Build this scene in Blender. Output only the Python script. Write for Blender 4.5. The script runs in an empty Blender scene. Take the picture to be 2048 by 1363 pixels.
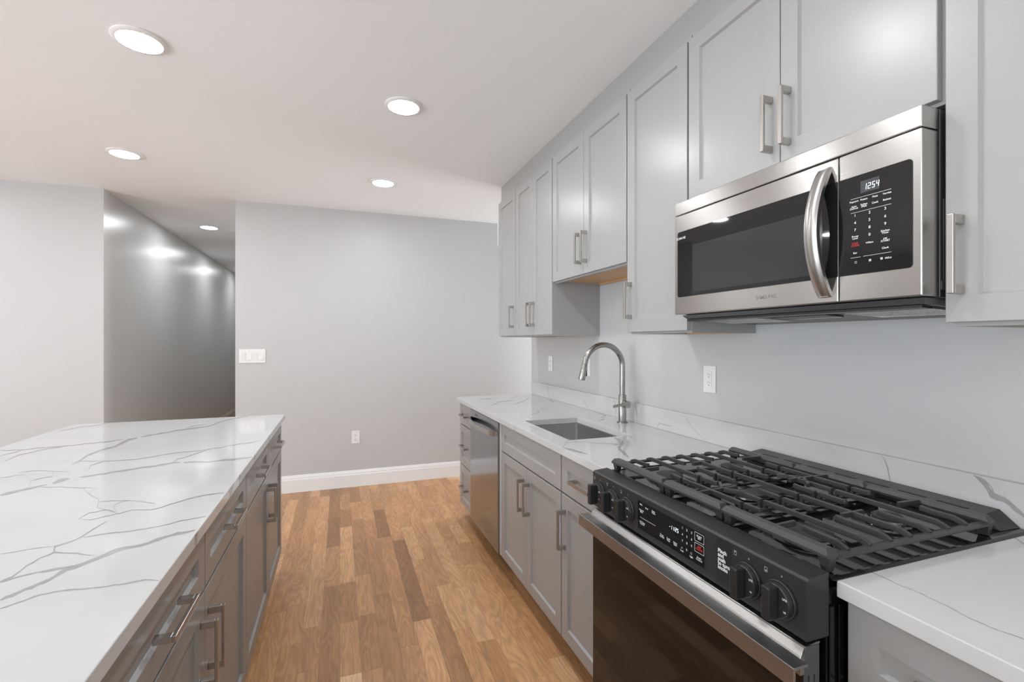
import bpy, bmesh, math, random
from mathutils import Vector, Matrix
random.seed(7)
S = bpy.context.scene
C = bpy.context.collection
PI = math.pi

# ---------------------------------------------------------------- camera
CAMZ = 1.346
cam = bpy.data.cameras.new('camera'); camo = bpy.data.objects.new('camera', cam); C.objects.link(camo)
cam.sensor_width = 36.0; cam.lens = 950.0 / 2048 * 36.0; cam.clip_start = 0.02
camo.location = (0, 0, CAMZ)
camo.rotation_euler = (PI / 2, 0, -math.atan(344 / 950.0))
S.camera = camo

# ---------------------------------------------------------------- world, exposure
S.view_settings.view_transform = 'Standard'; S.view_settings.look = 'None'
S.view_settings.gamma = 1.0; S.view_settings.use_curve_mapping = False
S.view_settings.exposure = -0.39
W = bpy.data.worlds.new('world'); S.world = W; W.use_nodes = True
bg = W.node_tree.nodes['Background']; bg.inputs[0].default_value = (0.93, 0.96, 1.0, 1); bg.inputs[1].default_value = 1.0

# daylight through the windows: left wall (x=-5.2) and unseen glazing, added to brighten the ceiling, in the rear wall (y=-2.3)
XL, YR = -5.2, -2.3
WINS_L = [(-1.9, 0.0), (0.4, 2.3)]            # y ranges
WINS_R_ADDED = [(-4.2, -1.9), (-1.2, 1.1)]           # x ranges of the added rear glazing
WZ0, WZ1 = 0.12, 2.38
LP_L, LP_R = 175.0, 35.0
def area(name, loc, rot, sx, sy, power, col=(1, 1, 1)):
    l = bpy.data.lights.new(name, 'AREA'); l.shape = 'RECTANGLE'; l.size = sx; l.size_y = sy
    l.energy = power; l.color = col
    o = bpy.data.objects.new(name, l); o.location = loc; o.rotation_euler = rot; C.objects.link(o); return o
for (a, b) in WINS_L:
    area('window_daylight', (XL - 0.35, (a + b) / 2, (WZ0 + WZ1) / 2), (0, -PI / 2 - 0.6, 0), WZ1 - WZ0, b - a, LP_L, (0.91, 0.98, 1.05))
for (a, b) in WINS_R_ADDED:
    area('window_daylight', ((a + b) / 2, YR - 0.35, (WZ0 + WZ1) / 2), (PI / 2 + 0.8, 0, 0), b - a, WZ1 - WZ0, LP_R, (0.91, 0.98, 1.05))  # added fill behind the camera, tilted up to brighten the ceiling

area('window_daylight', (4.6, 4.4, 1.3), (0, PI / 2 + 0.2, 0), 2.2, 1.6, 150.0, (0.91, 0.98, 1.05))  # added fill that brightens the passage wall from an unseen side window

# ---------------------------------------------------------------- materials
def newmat(name):
    m = bpy.data.materials.new(name); m.use_nodes = True
    nt = m.node_tree; b = nt.nodes['Principled BSDF']; return m, nt, b
def N(nt, t, **kw):
    n = nt.nodes.new(t)
    for k, v in kw.items(): setattr(n, k, v)
    return n
def setin(n, i, v):
    n.inputs[i].default_value = v
def simple(name, col, rough=0.5, metal=0.0, var=0.02, scale=6.0, bump=0.0, bscale=200.0, coat=0.0, spec=0.5, emit=None, estr=160.0):
    m, nt, b = newmat(name)
    tc = N(nt, 'ShaderNodeTexCoord'); no = N(nt, 'ShaderNodeTexNoise'); no.inputs['Scale'].default_value = scale
    nt.links.new(tc.outputs['Object'], no.inputs['Vector'])
    mr = N(nt, 'ShaderNodeMapRange'); setin(mr, 3, 1 - var); setin(mr, 4, 1 + var)
    nt.links.new(no.outputs['Fac'], mr.inputs[0])
    mx = N(nt, 'ShaderNodeMix', data_type='RGBA', blend_type='MULTIPLY'); mx.inputs[0].default_value = 1.0
    mx.inputs[6].default_value = (*col, 1)
    nt.links.new(mr.outputs[0], mx.inputs[7]); nt.links.new(mx.outputs[2], b.inputs['Base Color'])
    b.inputs['Roughness'].default_value = rough; b.inputs['Metallic'].default_value = metal
    b.inputs['Specular IOR Level'].default_value = spec; b.inputs['Coat Weight'].default_value = coat
    if emit: b.inputs['Emission Color'].default_value = (*emit, 1); b.inputs['Emission Strength'].default_value = estr
    if bump:
        n2 = N(nt, 'ShaderNodeTexNoise'); n2.inputs['Scale'].default_value = bscale
        nt.links.new(tc.outputs['Object'], n2.inputs['Vector'])
        bp = N(nt, 'ShaderNodeBump'); bp.inputs['Strength'].default_value = bump; bp.inputs['Distance'].default_value = 0.001
        nt.links.new(n2.outputs['Fac'], bp.inputs['Height']); nt.links.new(bp.outputs[0], b.inputs['Normal'])
    return m
def brushed(name, col, rough, stretch, aniso=0.0):
    m, nt, b = newmat(name)
    tc = N(nt, 'ShaderNodeTexCoord'); mp = N(nt, 'ShaderNodeMapping'); mp.inputs['Scale'].default_value = stretch
    no = N(nt, 'ShaderNodeTexNoise'); no.inputs['Scale'].default_value = 1.0; no.inputs['Detail'].default_value = 3
    nt.links.new(tc.outputs['Object'], mp.inputs['Vector']); nt.links.new(mp.outputs[0], no.inputs['Vector'])
    mr = N(nt, 'ShaderNodeMapRange'); setin(mr, 3, rough * (0.97 if aniso else 0.9)); setin(mr, 4, rough * (1.03 if aniso else 1.1))
    nt.links.new(no.outputs['Fac'], mr.inputs[0]); nt.links.new(mr.outputs[0], b.inputs['Roughness'])
    if aniso:
        cx = N(nt, 'ShaderNodeCombineXYZ'); setin(cx, 0, 0.25); setin(cx, 1, 0.0); setin(cx, 2, 1.0)
        nt.links.new(cx.outputs[0], b.inputs['Tangent']); b.inputs['Anisotropic'].default_value = aniso
    b.inputs['Base Color'].default_value = (*col, 1); b.inputs['Metallic'].default_value = 1.0
    return m
M = {}
M['wall'] = simple('wall_paint', (0.55, 0.55, 0.55), 0.42, var=0.008, bump=0.05, bscale=90)
M['hall'] = simple('hallway_grey_paint', (0.60, 0.595, 0.58), 0.30, var=0.01, bump=0.05, bscale=90)
M['ceil'] = simple('ceiling_paint', (0.90, 0.92, 0.935), 0.8, var=0.008)
M['trim'] = simple('white_trim_paint', (0.84, 0.84, 0.84), 0.3, var=0.005)
M['cab'] = simple('grey_cabinet_paint', (0.375, 0.372, 0.364), 0.30, var=0.012, scale=3.0)
M['islcab'] = simple('taupe_grey_cabinet_paint', (0.275, 0.266, 0.256), 0.30, var=0.012, scale=3.0)  # cabinet grey made darker and warmer: the island face's shade in the colour
M['kick'] = simple('toe_kick_paint', (0.30, 0.30, 0.295), 0.5)
M['ply'] = simple('maple_plywood', (0.62, 0.36, 0.17), 0.45, var=0.12, scale=9.0)
M['nickel'] = brushed('brushed_nickel', (0.50, 0.475, 0.445), 0.30, (300, 300, 40))
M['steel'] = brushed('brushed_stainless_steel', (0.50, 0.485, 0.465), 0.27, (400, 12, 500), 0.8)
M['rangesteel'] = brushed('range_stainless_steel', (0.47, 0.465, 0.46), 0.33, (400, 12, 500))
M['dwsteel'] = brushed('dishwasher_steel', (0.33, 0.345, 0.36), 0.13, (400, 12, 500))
M['sinksteel'] = brushed('sink_steel', (0.62, 0.62, 0.62), 0.33, (300, 10, 300))
M['faucet'] = brushed('faucet_nickel', (0.36, 0.35, 0.335), 0.28, (30, 30, 300))
M['black'] = simple('black_enamel', (0.006, 0.006, 0.007), 0.07, var=0.05)
M['satin'] = simple('satin_black_metal', (0.028, 0.028, 0.030), 0.30, var=0.04)
M['iron'] = simple('cast_iron', (0.042, 0.043, 0.045), 0.33, var=0.1, bump=0.08, bscale=500)
M['glass'] = simple('black_glass', (0.010, 0.010, 0.011), 0.03, var=0.0)
M['ovenglass'] = simple('oven_glass', (0.010, 0.009, 0.008), 0.04, var=0.0, spec=0.42)
M['window_in'] = simple('microwave_window', (0.030, 0.030, 0.032), 0.10, var=0.0)
M['plastic'] = simple('black_plastic', (0.02, 0.02, 0.021), 0.35)
M['dgrey'] = simple('dark_grey_metal', (0.09, 0.09, 0.095), 0.35)
M['cap'] = simple('burner_cap', (0.045, 0.045, 0.047), 0.5, bump=0.2, bscale=500)
M['alu'] = brushed('burner_aluminium', (0.75, 0.73, 0.70), 0.25, (200, 200, 60))
M['white'] = simple('white_plastic', (0.82, 0.82, 0.81), 0.3, var=0.0)
M['slot'] = simple('outlet_slot', (0.05, 0.05, 0.05), 0.6, var=0.0)
M['ink'] = simple('white_ink', (0.75, 0.75, 0.75), 0.5, var=0.0)
M['redink'] = simple('red_ink', (0.55, 0.03, 0.03), 0.5, var=0.0)
M['logo'] = simple('grey_ink', (0.22, 0.22, 0.22), 0.4, var=0.0)
M['digits'] = simple('lit_digits', (0.8, 0.9, 1.0), 0.4, var=0.0, emit=(0.85, 0.93, 1.0), estr=1.2)
M['disp'] = simple('display_window', (0.06, 0.063, 0.07), 0.15, var=0.0)
M['ventbrown'] = simple('rear_vent_black', (0.024, 0.020, 0.018), 0.28)
M['gap'] = simple('dark_gap', (0.02, 0.02, 0.02), 0.8, var=0.0)
M['lamp'] = simple('lamp_diffuser', (0.9, 0.9, 0.9), 0.4, var=0.0, emit=(0.955, 0.985, 1.01), estr=160.0)
M['vein'] = simple('quartz_vein', (0.36, 0.35, 0.338), 0.06, var=0.16, scale=40.0)

def mesh_filter():
    m, nt, b = newmat('grease_filter_mesh')
    tc = N(nt, 'ShaderNodeTexCoord'); v = N(nt, 'ShaderNodeTexVoronoi'); v.inputs['Scale'].default_value = 260.0
    nt.links.new(tc.outputs['Object'], v.inputs['Vector'])
    r = N(nt, 'ShaderNodeValToRGB'); r.color_ramp.elements[0].color = (0.02, 0.02, 0.02, 1); r.color_ramp.elements[0].position = 0.25
    r.color_ramp.elements[1].color = (0.62, 0.62, 0.62, 1); r.color_ramp.elements[1].position = 0.5
    nt.links.new(v.outputs['Distance'], r.inputs[0]); nt.links.new(r.outputs[0], b.inputs['Base Color'])
    b.inputs['Metallic'].default_value = 0.6; b.inputs['Roughness'].default_value = 0.35
    return m
M['filter'] = mesh_filter()

def quartz():
    m, nt, b = newmat('white_quartz')
    tc = N(nt, 'ShaderNodeTexCoord')
    no = N(nt, 'ShaderNodeTexNoise'); no.inputs['Scale'].default_value = 2.5; no.inputs['Detail'].default_value = 6
    nt.links.new(tc.outputs['Object'], no.inputs['Vector'])
    r = N(nt, 'ShaderNodeValToRGB')
    r.color_ramp.elements[0].position = 0.3; r.color_ramp.elements[0].color = (0.545, 0.543, 0.538, 1)
    r.color_ramp.elements[1].position = 0.7; r.color_ramp.elements[1].color = (0.61, 0.61, 0.607, 1)
    nt.links.new(no.outputs['Fac'], r.inputs[0]); nt.links.new(r.outputs[0], b.inputs['Base Color'])
    b.inputs['Roughness'].default_value = 0.06
    return m
M['quartz'] = quartz()

def windowglass():
    m = bpy.data.materials.new('window_glass'); m.use_nodes = True; nt = m.node_tree
    nt.nodes.clear(); o = N(nt, 'ShaderNodeOutputMaterial'); t = N(nt, 'ShaderNodeBsdfTransparent'); g = N(nt, 'ShaderNodeBsdfGlossy')
    g.inputs['Roughness'].default_value = 0.02; mx = N(nt, 'ShaderNodeMixShader'); mx.inputs[0].default_value = 0.08
    nt.links.new(t.outputs[0], mx.inputs[1]); nt.links.new(g.outputs[0], mx.inputs[2]); nt.links.new(mx.outputs[0], o.inputs[0])
    return m
M['pane'] = windowglass()

def oak():
    m, nt, b = newmat('oak_floor_boards'); L = nt.links.new
    def math_(op, a, b_=None, c=None):
        n = N(nt, 'ShaderNodeMath', operation=op)
        for i, v in enumerate((a, b_, c)):
            if v is None: continue
            if hasattr(v, 'is_output'): L(v, n.inputs[i])
            else: n.inputs[i].default_value = v
        return n.outputs[0]
    tc = N(nt, 'ShaderNodeTexCoord'); sp = N(nt, 'ShaderNodeSeparateXYZ'); L(tc.outputs['Object'], sp.inputs[0])
    X, Y = sp.outputs[0], sp.outputs[1]
    Wd = 0.0826
    row = math_('FLOOR', math_('DIVIDE', X, Wd))
    wn = N(nt, 'ShaderNodeTexWhiteNoise', noise_dimensions='1D'); L(row, wn.inputs['W'])
    rr = wn.outputs['Value']
    wn1 = N(nt, 'ShaderNodeTexWhiteNoise', noise_dimensions='1D'); L(math_('ADD', row, 91.3), wn1.inputs['W'])
    Ln = math_('MULTIPLY_ADD', wn1.outputs['Value'], 0.5, 0.42)
    yy = math_('DIVIDE', math_('MULTIPLY_ADD', rr, 7.0, Y), Ln)
    # uneven board lengths: shift the joint coordinate by a slow wave
    yy = math_('ADD', yy, math_('MULTIPLY', math_('SINE', math_('MULTIPLY', yy, 2.1)), 0.28))
    cell = math_('FLOOR', yy)
    wn2 = N(nt, 'ShaderNodeTexWhiteNoise', noise_dimensions='2D')
    cv = N(nt, 'ShaderNodeCombineXYZ'); L(row, cv.inputs[0]); L(cell, cv.inputs[1]); L(cv.outputs[0], wn2.inputs['Vector'])
    pid = wn2.outputs['Value']
    ramp = N(nt, 'ShaderNodeValToRGB'); cr = ramp.color_ramp
    cols = [(0.0, (0.27, 0.135, 0.060)), (0.10, (0.38, 0.192, 0.086)), (0.30, (0.475, 0.244, 0.110)), (0.60, (0.535, 0.282, 0.130)), (0.88, (0.60, 0.338, 0.166)), (1.0, (0.76, 0.50, 0.28))]
    cr.elements[0].position = cols[0][0]; cr.elements[0].color = (*cols[0][1], 1)
    cr.elements[1].position = 1.0; cr.elements[1].color = (*cols[-1][1], 1)
    for p, c_ in cols[1:-1]:
        e = cr.elements.new(p); e.color = (*c_, 1)
    L(pid, ramp.inputs[0])
    # grain: stretched noise with a board-specific offset, distorted like cathedral figure
    gv = N(nt, 'ShaderNodeCombineXYZ')
    L(math_('ADD', math_('MULTIPLY', X, 1.0), math_('MULTIPLY', pid, 37.0)), gv.inputs[0])
    L(math_('MULTIPLY', Y, 0.16), gv.inputs[1]); L(math_('MULTIPLY', pid, 11.0), gv.inputs[2])
    g0 = N(nt, 'ShaderNodeTexNoise'); g0.inputs['Scale'].default_value = 9.0; g0.inputs['Detail'].default_value = 2.0
    L(gv.outputs[0], g0.inputs['Vector'])
    rings = math_('SINE', math_('MULTIPLY', g0.outputs['Fac'], 95.0))
    rings = math_('MULTIPLY_ADD', rings, 0.5, 0.5)
    fn = N(nt, 'ShaderNodeTexNoise'); fn.inputs['Scale'].default_value = 160.0; fn.inputs['Detail'].default_value = 4.0
    gv2 = N(nt, 'ShaderNodeCombineXYZ'); L(X, gv2.inputs[0]); L(math_('MULTIPLY', Y, 0.05), gv2.inputs[1]); L(gv2.outputs[0], fn.inputs['Vector'])
    big = N(nt, 'ShaderNodeTexNoise'); big.inputs['Scale'].default_value = 14.0; big.inputs['Detail'].default_value = 3.0; L(gv.outputs[0], big.inputs['Vector'])
    g = math_('MULTIPLY_ADD', rings, -0.20, 1.08)
    g = math_('MULTIPLY', g, math_('MULTIPLY_ADD', fn.outputs['Fac'], 0.60, 0.70))
    g = math_('MULTIPLY', g, math_('MULTIPLY_ADD', big.outputs['Fac'], 0.55, 0.725))
    # knots
    kn = N(nt, 'ShaderNodeTexVoronoi'); kn.inputs['Scale'].default_value = 3.1; kn.inputs['Randomness'].default_value = 1.0
    kv = N(nt, 'ShaderNodeCombineXYZ'); L(math_('ADD', X, math_('MULTIPLY', pid, 5.0)), kv.inputs[0]); L(math_('MULTIPLY', Y, 0.55), kv.inputs[1]); L(kv.outputs[0], kn.inputs['Vector'])
    kf = N(nt, 'ShaderNodeMapRange'); kf.inputs[1].default_value = 0.012; kf.inputs[2].default_value = 0.055; kf.inputs[3].default_value = 0.45; kf.inputs[4].default_value = 1.0
    L(kn.outputs['Distance'], kf.inputs[0])
    g = math_('MULTIPLY', g, kf.outputs[0])
    # joints
    fx = math_('FRACT', math_('DIVIDE', X, Wd)); fy = math_('FRACT', yy)
    ex = math_('MINIMUM', fx, math_('SUBTRACT', 1.0, fx)); ey = math_('MINIMUM', fy, math_('SUBTRACT', 1.0, fy))
    jx = math_('GREATER_THAN', ex, 0.008); jy = math_('GREATER_THAN', ey, 0.0016)
    j = math_('MULTIPLY_ADD', math_('MULTIPLY', jx, jy), 0.38, 0.62)
    g = math_('MULTIPLY', g, j)
    mx = N(nt, 'ShaderNodeMix', data_type='RGBA', blend_type='MULTIPLY'); mx.inputs[0].default_value = 1.0
    L(ramp.outputs[0], mx.inputs[6]); L(g, mx.inputs[7])
    L(mx.outputs[2], b.inputs['Base Color'])
    b.inputs['Roughness'].default_value = 0.38
    bp = N(nt, 'ShaderNodeBump'); bp.inputs['Strength'].default_value = 0.15; bp.inputs['Distance'].default_value = 0.001
    L(g, bp.inputs['Height']); L(bp.outputs[0], b.inputs['Normal'])
    return m
M['oak'] = oak()

# ---------------------------------------------------------------- mesh helpers
class MB:
    def __init__(s): s.v = []; s.f = []; s.mi = []
    def add(s, vs, fs, mi=0):
        n = len(s.v); s.v += [tuple(p) for p in vs]
        for f in fs: s.f.append([n + i for i in f]); s.mi.append(mi)
        return s
    def box(s, x0, x1, y0, y1, z0, z1, mi=0):
        vs = [(x0, y0, z0), (x1, y0, z0), (x1, y1, z0), (x0, y1, z0), (x0, y0, z1), (x1, y0, z1), (x1, y1, z1), (x0, y1, z1)]
        return s.add(vs, [(0, 3, 2, 1), (4, 5, 6, 7), (0, 1, 5, 4), (1, 2, 6, 5), (2, 3, 7, 6), (3, 0, 4, 7)], mi)
    def prism(s, poly, axis, a, b, mi=0):
        # poly: 2D outline in the two other axes (cyclic order), extruded on axis from a to b
        def P(p, t):
            return {'x': (t, p[0], p[1]), 'y': (p[0], t, p[1]), 'z': (p[0], p[1], t)}[axis]
        n = len(poly); vs = [P(p, a) for p in poly] + [P(p, b) for p in poly]
        fs = [list(range(n))[::-1], list(range(n, 2 * n))] + [(i, (i + 1) % n, n + (i + 1) % n, n + i) for i in range(n)]
        return s.add(vs, fs, mi)
    def cyl(s, c, axis, r, h, seg=32, r2=None, mi=0):
        # c: centre of the first cap, h along +axis (may be negative)
        r2 = r if r2 is None else r2
        ax = {'x': (1, 0, 0), 'y': (0, 1, 0), 'z': (0, 0, 1)}[axis]; ax = Vector(ax)
        u = Vector((0, 0, 1)) if axis != 'z' else Vector((1, 0, 0)); w = ax.cross(u)
        c = Vector(c); vs = []
        for (rr, t) in ((r, 0), (r2, h)):
            for i in range(seg):
                a = 2 * PI * i / seg; vs.append(c + ax * t + (u * math.cos(a) + w * math.sin(a)) * rr)
        fs = [list(range(seg))[::-1], list(range(seg, 2 * seg))] + [(i, (i + 1) % seg, seg + (i + 1) % seg, seg + i) for i in range(seg)]
        return s.add(vs, fs, mi)
    def tube(s, pts, r, seg=16, mi=0, caps=True):
        pts = [Vector(p) for p in pts]; n = len(pts); rs = r if isinstance(r, (list, tuple)) else [r] * n
        base = len(s.v); t0 = (pts[1] - pts[0]).normalized()
        u = t0.orthogonal().normalized()
        for i, p in enumerate(pts):
            t = (pts[min(i + 1, n - 1)] - pts[max(i - 1, 0)]).normalized()
            u = (u - t * u.dot(t)).normalized(); w = t.cross(u)
            for k in range(seg):
                a = 2 * PI * k / seg; s.v.append(tuple(p + (u * math.cos(a) + w * math.sin(a)) * rs[i]))
        for i in range(n - 1):
            for k in range(seg):
                s.f.append([base + i * seg + k, base + i * seg + (k + 1) % seg, base + (i + 1) * seg + (k + 1) % seg, base + (i + 1) * seg + k]); s.mi.append(mi)
        if caps:
            s.f.append([base + k for k in range(seg)][::-1]); s.mi.append(mi)
            s.f.append([base + (n - 1) * seg + k for k in range(seg)]); s.mi.append(mi)
        return s
    def bar(s, pts, w, h, mi=0, up=(0, 0, 1)):
        # rectangular bar following points; w sideways, h along up
        pts = [Vector(p) for p in pts]; n = len(pts); base = len(s.v); up = Vector(up)
        for i, p in enumerate(pts):
            t = (pts[min(i + 1, n - 1)] - pts[max(i - 1, 0)]).normalized()
            sd = t.cross(up)
            if sd.length < 1e-4: sd = Vector((1, 0, 0))
            sd.normalize(); uu = sd.cross(t).normalized()
            for (a, b) in ((-1, -1), (1, -1), (1, 1), (-1, 1)):
                ww = w * (0.72 if b > 0 else 1.0)
                s.v.append(tuple(p + sd * a * ww / 2 + uu * b * h / 2))
        for i in range(n - 1):
            for k in range(4):
                s.f.append([base + i * 4 + k, base + i * 4 + (k + 1) % 4, base + (i + 1) * 4 + (k + 1) % 4, base + (i + 1) * 4 + k]); s.mi.append(mi)
        s.f.append([base + 3, base + 2, base + 1, base]); s.mi.append(mi)
        e = base + (n - 1) * 4; s.f.append([e, e + 1, e + 2, e + 3]); s.mi.append(mi)
        return s
    def lathe(s, c, prof, seg=40, mi=0):
        base = len(s.v)
        for (r, z) in prof:
            for i in range(seg):
                a = 2 * PI * i / seg; s.v.append((c[0] + r * math.cos(a), c[1] + r * math.sin(a), c[2] + z))
        for j in range(len(prof) - 1):
            for i in range(seg):
                s.f.append([base + j * seg + i, base + j * seg + (i + 1) % seg, base + (j + 1) * seg + (i + 1) % seg, base + (j + 1) * seg + i]); s.mi.append(mi)
        s.f.append([base + i for i in range(seg)][::-1]); s.mi.append(mi)
        e = base + (len(prof) - 1) * seg; s.f.append([e + i for i in range(seg)]); s.mi.append(mi)
        return s
    def shaker(s, xf, sg, y0, y1, z0, z1, th=0.019, rail=0.053, dep=0.009, mi=0):
        # recessed-panel front facing sg*X, outer face at x=xf
        bv = 0.0048; e = 0.0012
        def ring(i, x): return [(x, y0 + i, z0 + i), (x, y1 - i, z0 + i), (x, y1 - i, z1 - i), (x, y0 + i, z1 - i)]
        R = [ring(0, xf - sg * th), ring(0, xf - sg * e), ring(e, xf), ring(rail, xf), ring(rail + bv, xf - sg * dep)]
        vs = sum(R, []); fs = [(0, 1, 2, 3), (16, 17, 18, 19)]
        for k in range(4):
            for i in range(4): fs.append((k * 4 + i, k * 4 + (i + 1) % 4, (k + 1) * 4 + (i + 1) % 4, (k + 1) * 4 + i))
        return s.add(vs, fs, mi)
    def build(s, name, mats, parent=None, bevel=0.0, smooth=False, seg=2):
        me = bpy.data.meshes.new(name); me.from_pydata(s.v, [], s.f)
        if not isinstance(mats, (list, tuple)): mats = [mats]
        for m in mats: me.materials.append(M[m])
        for p, i in zip(me.polygons, s.mi): p.material_index = i
        bm = bmesh.new(); bm.from_mesh(me); bmesh.ops.recalc_face_normals(bm, faces=bm.faces); bm.to_mesh(me); bm.free()
        o = bpy.data.objects.new(name, me); C.objects.link(o)
        if parent is not None:
            o.parent = parent; o.location = (0, 0, 0)
            ml = Vector((0, 0, 0)); q = parent
            while q is not None: ml += q.location; q = q.parent
            me.transform(Matrix.Translation(-ml))
        if bevel:
            b = o.modifiers.new('bevel', 'BEVEL'); b.width = bevel; b.segments = seg; b.limit_method = 'ANGLE'; b.angle_limit = math.radians(35)
            b.harden_normals = False
        if smooth:
            for p in me.polygons: p.use_smooth = True
            try:
                me.set_sharp_from_angle(angle=math.radians(38))
            except Exception: pass
        return o
def thing(name, loc, label, cat, group=None):
    o = bpy.data.objects.new(name, None); o.location = loc; o.empty_display_size = 0.05; C.objects.link(o)
    o['label'] = label; o['category'] = cat
    if group: o['group'] = group
    return o
def tag(o, label, cat, group=None):
    o['label'] = label; o['category'] = cat
    if group: o['group'] = group
    return o
def struct(name, mb, mat, bevel=0.0):
    o = mb.build(name, mat, None, bevel); o['kind'] = 'structure'; return o
FONT = {}
def text_into(mb, body, size, pos, right, up, mi=0, align='CENTER', thick=0.0, bold=0.0, spacing=1.0):
    cu = bpy.data.curves.new('lettering', 'FONT'); cu.body = body; cu.size = size; cu.align_x = align; cu.align_y = 'CENTER'
    cu.resolution_u = 3; cu.offset = bold; cu.space_line = spacing
    o = bpy.data.objects.new('lettering', cu); C.objects.link(o)
    dg = bpy.context.evaluated_depsgraph_get(); me = bpy.data.meshes.new_from_object(o.evaluated_get(dg))
    right = Vector(right); up = Vector(up); p0 = Vector(pos)
    vs = [p0 + right * v.co.x + up * v.co.y for v in me.vertices]; fs = [list(p.vertices) for p in me.polygons]
    mb.add(vs, fs, mi)
    bpy.data.objects.remove(o); bpy.data.curves.remove(cu); bpy.data.meshes.remove(me)
SEG = {'0': 'abcdef', '1': 'bc', '2': 'abged', '3': 'abgcd', '4': 'fgbc', '5': 'afgcd', '7': 'abc', '8': 'abcdefg', '9': 'abcdfg', '6': 'afgedc'}
def digits_into(mb, s, x, ystart, z, w, h, gap, t, mi=0, slant=0.1):
    # seven-segment digits on a plane facing -X, reading towards -Y
    y = ystart
    for ch in s:
        if ch in ':-':
            pts = [(0.5, 0.32), (0.5, 0.68)] if ch == ':' else []
            for (a, b) in pts: mb.add([(x, y - (a * 0.0 + 0) - dx * t, z + b * h + dz * t) for dx, dz in ((-.5, -.5), (.5, -.5), (.5, .5), (-.5, .5))], [(0, 1, 2, 3)], mi)
            if ch == '-': mb.add([(x, y - dx, z + h * .5 + dz) for dx, dz in ((0, -t / 2), (w * .6, -t / 2), (w * .6, t / 2), (0, t / 2))], [(0, 1, 2, 3)], mi)
            y -= gap * (1.0 if ch == ':' else 2.2); continue
        q = {'a': (0, h - t, w, h), 'g': (0, h / 2 - t / 2, w, h / 2 + t / 2), 'd': (0, 0, w, t), 'f': (0, h / 2, t, h), 'e': (0, 0, t, h / 2), 'b': (w - t, h / 2, w, h), 'c': (w - t, 0, w, h / 2)}
        for c_ in SEG[ch]:
            a0, b0, a1, b1 = q[c_]; k = t * 0.12
            mb.add([(x, y - (a + b * slant), z + b) for a, b in ((a0 + k, b0 + k), (a1 - k, b0 + k), (a1 - k, b1 - k), (a0 + k, b1 - k))], [(0, 1, 2, 3)], mi)
        y -= w + gap

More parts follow.
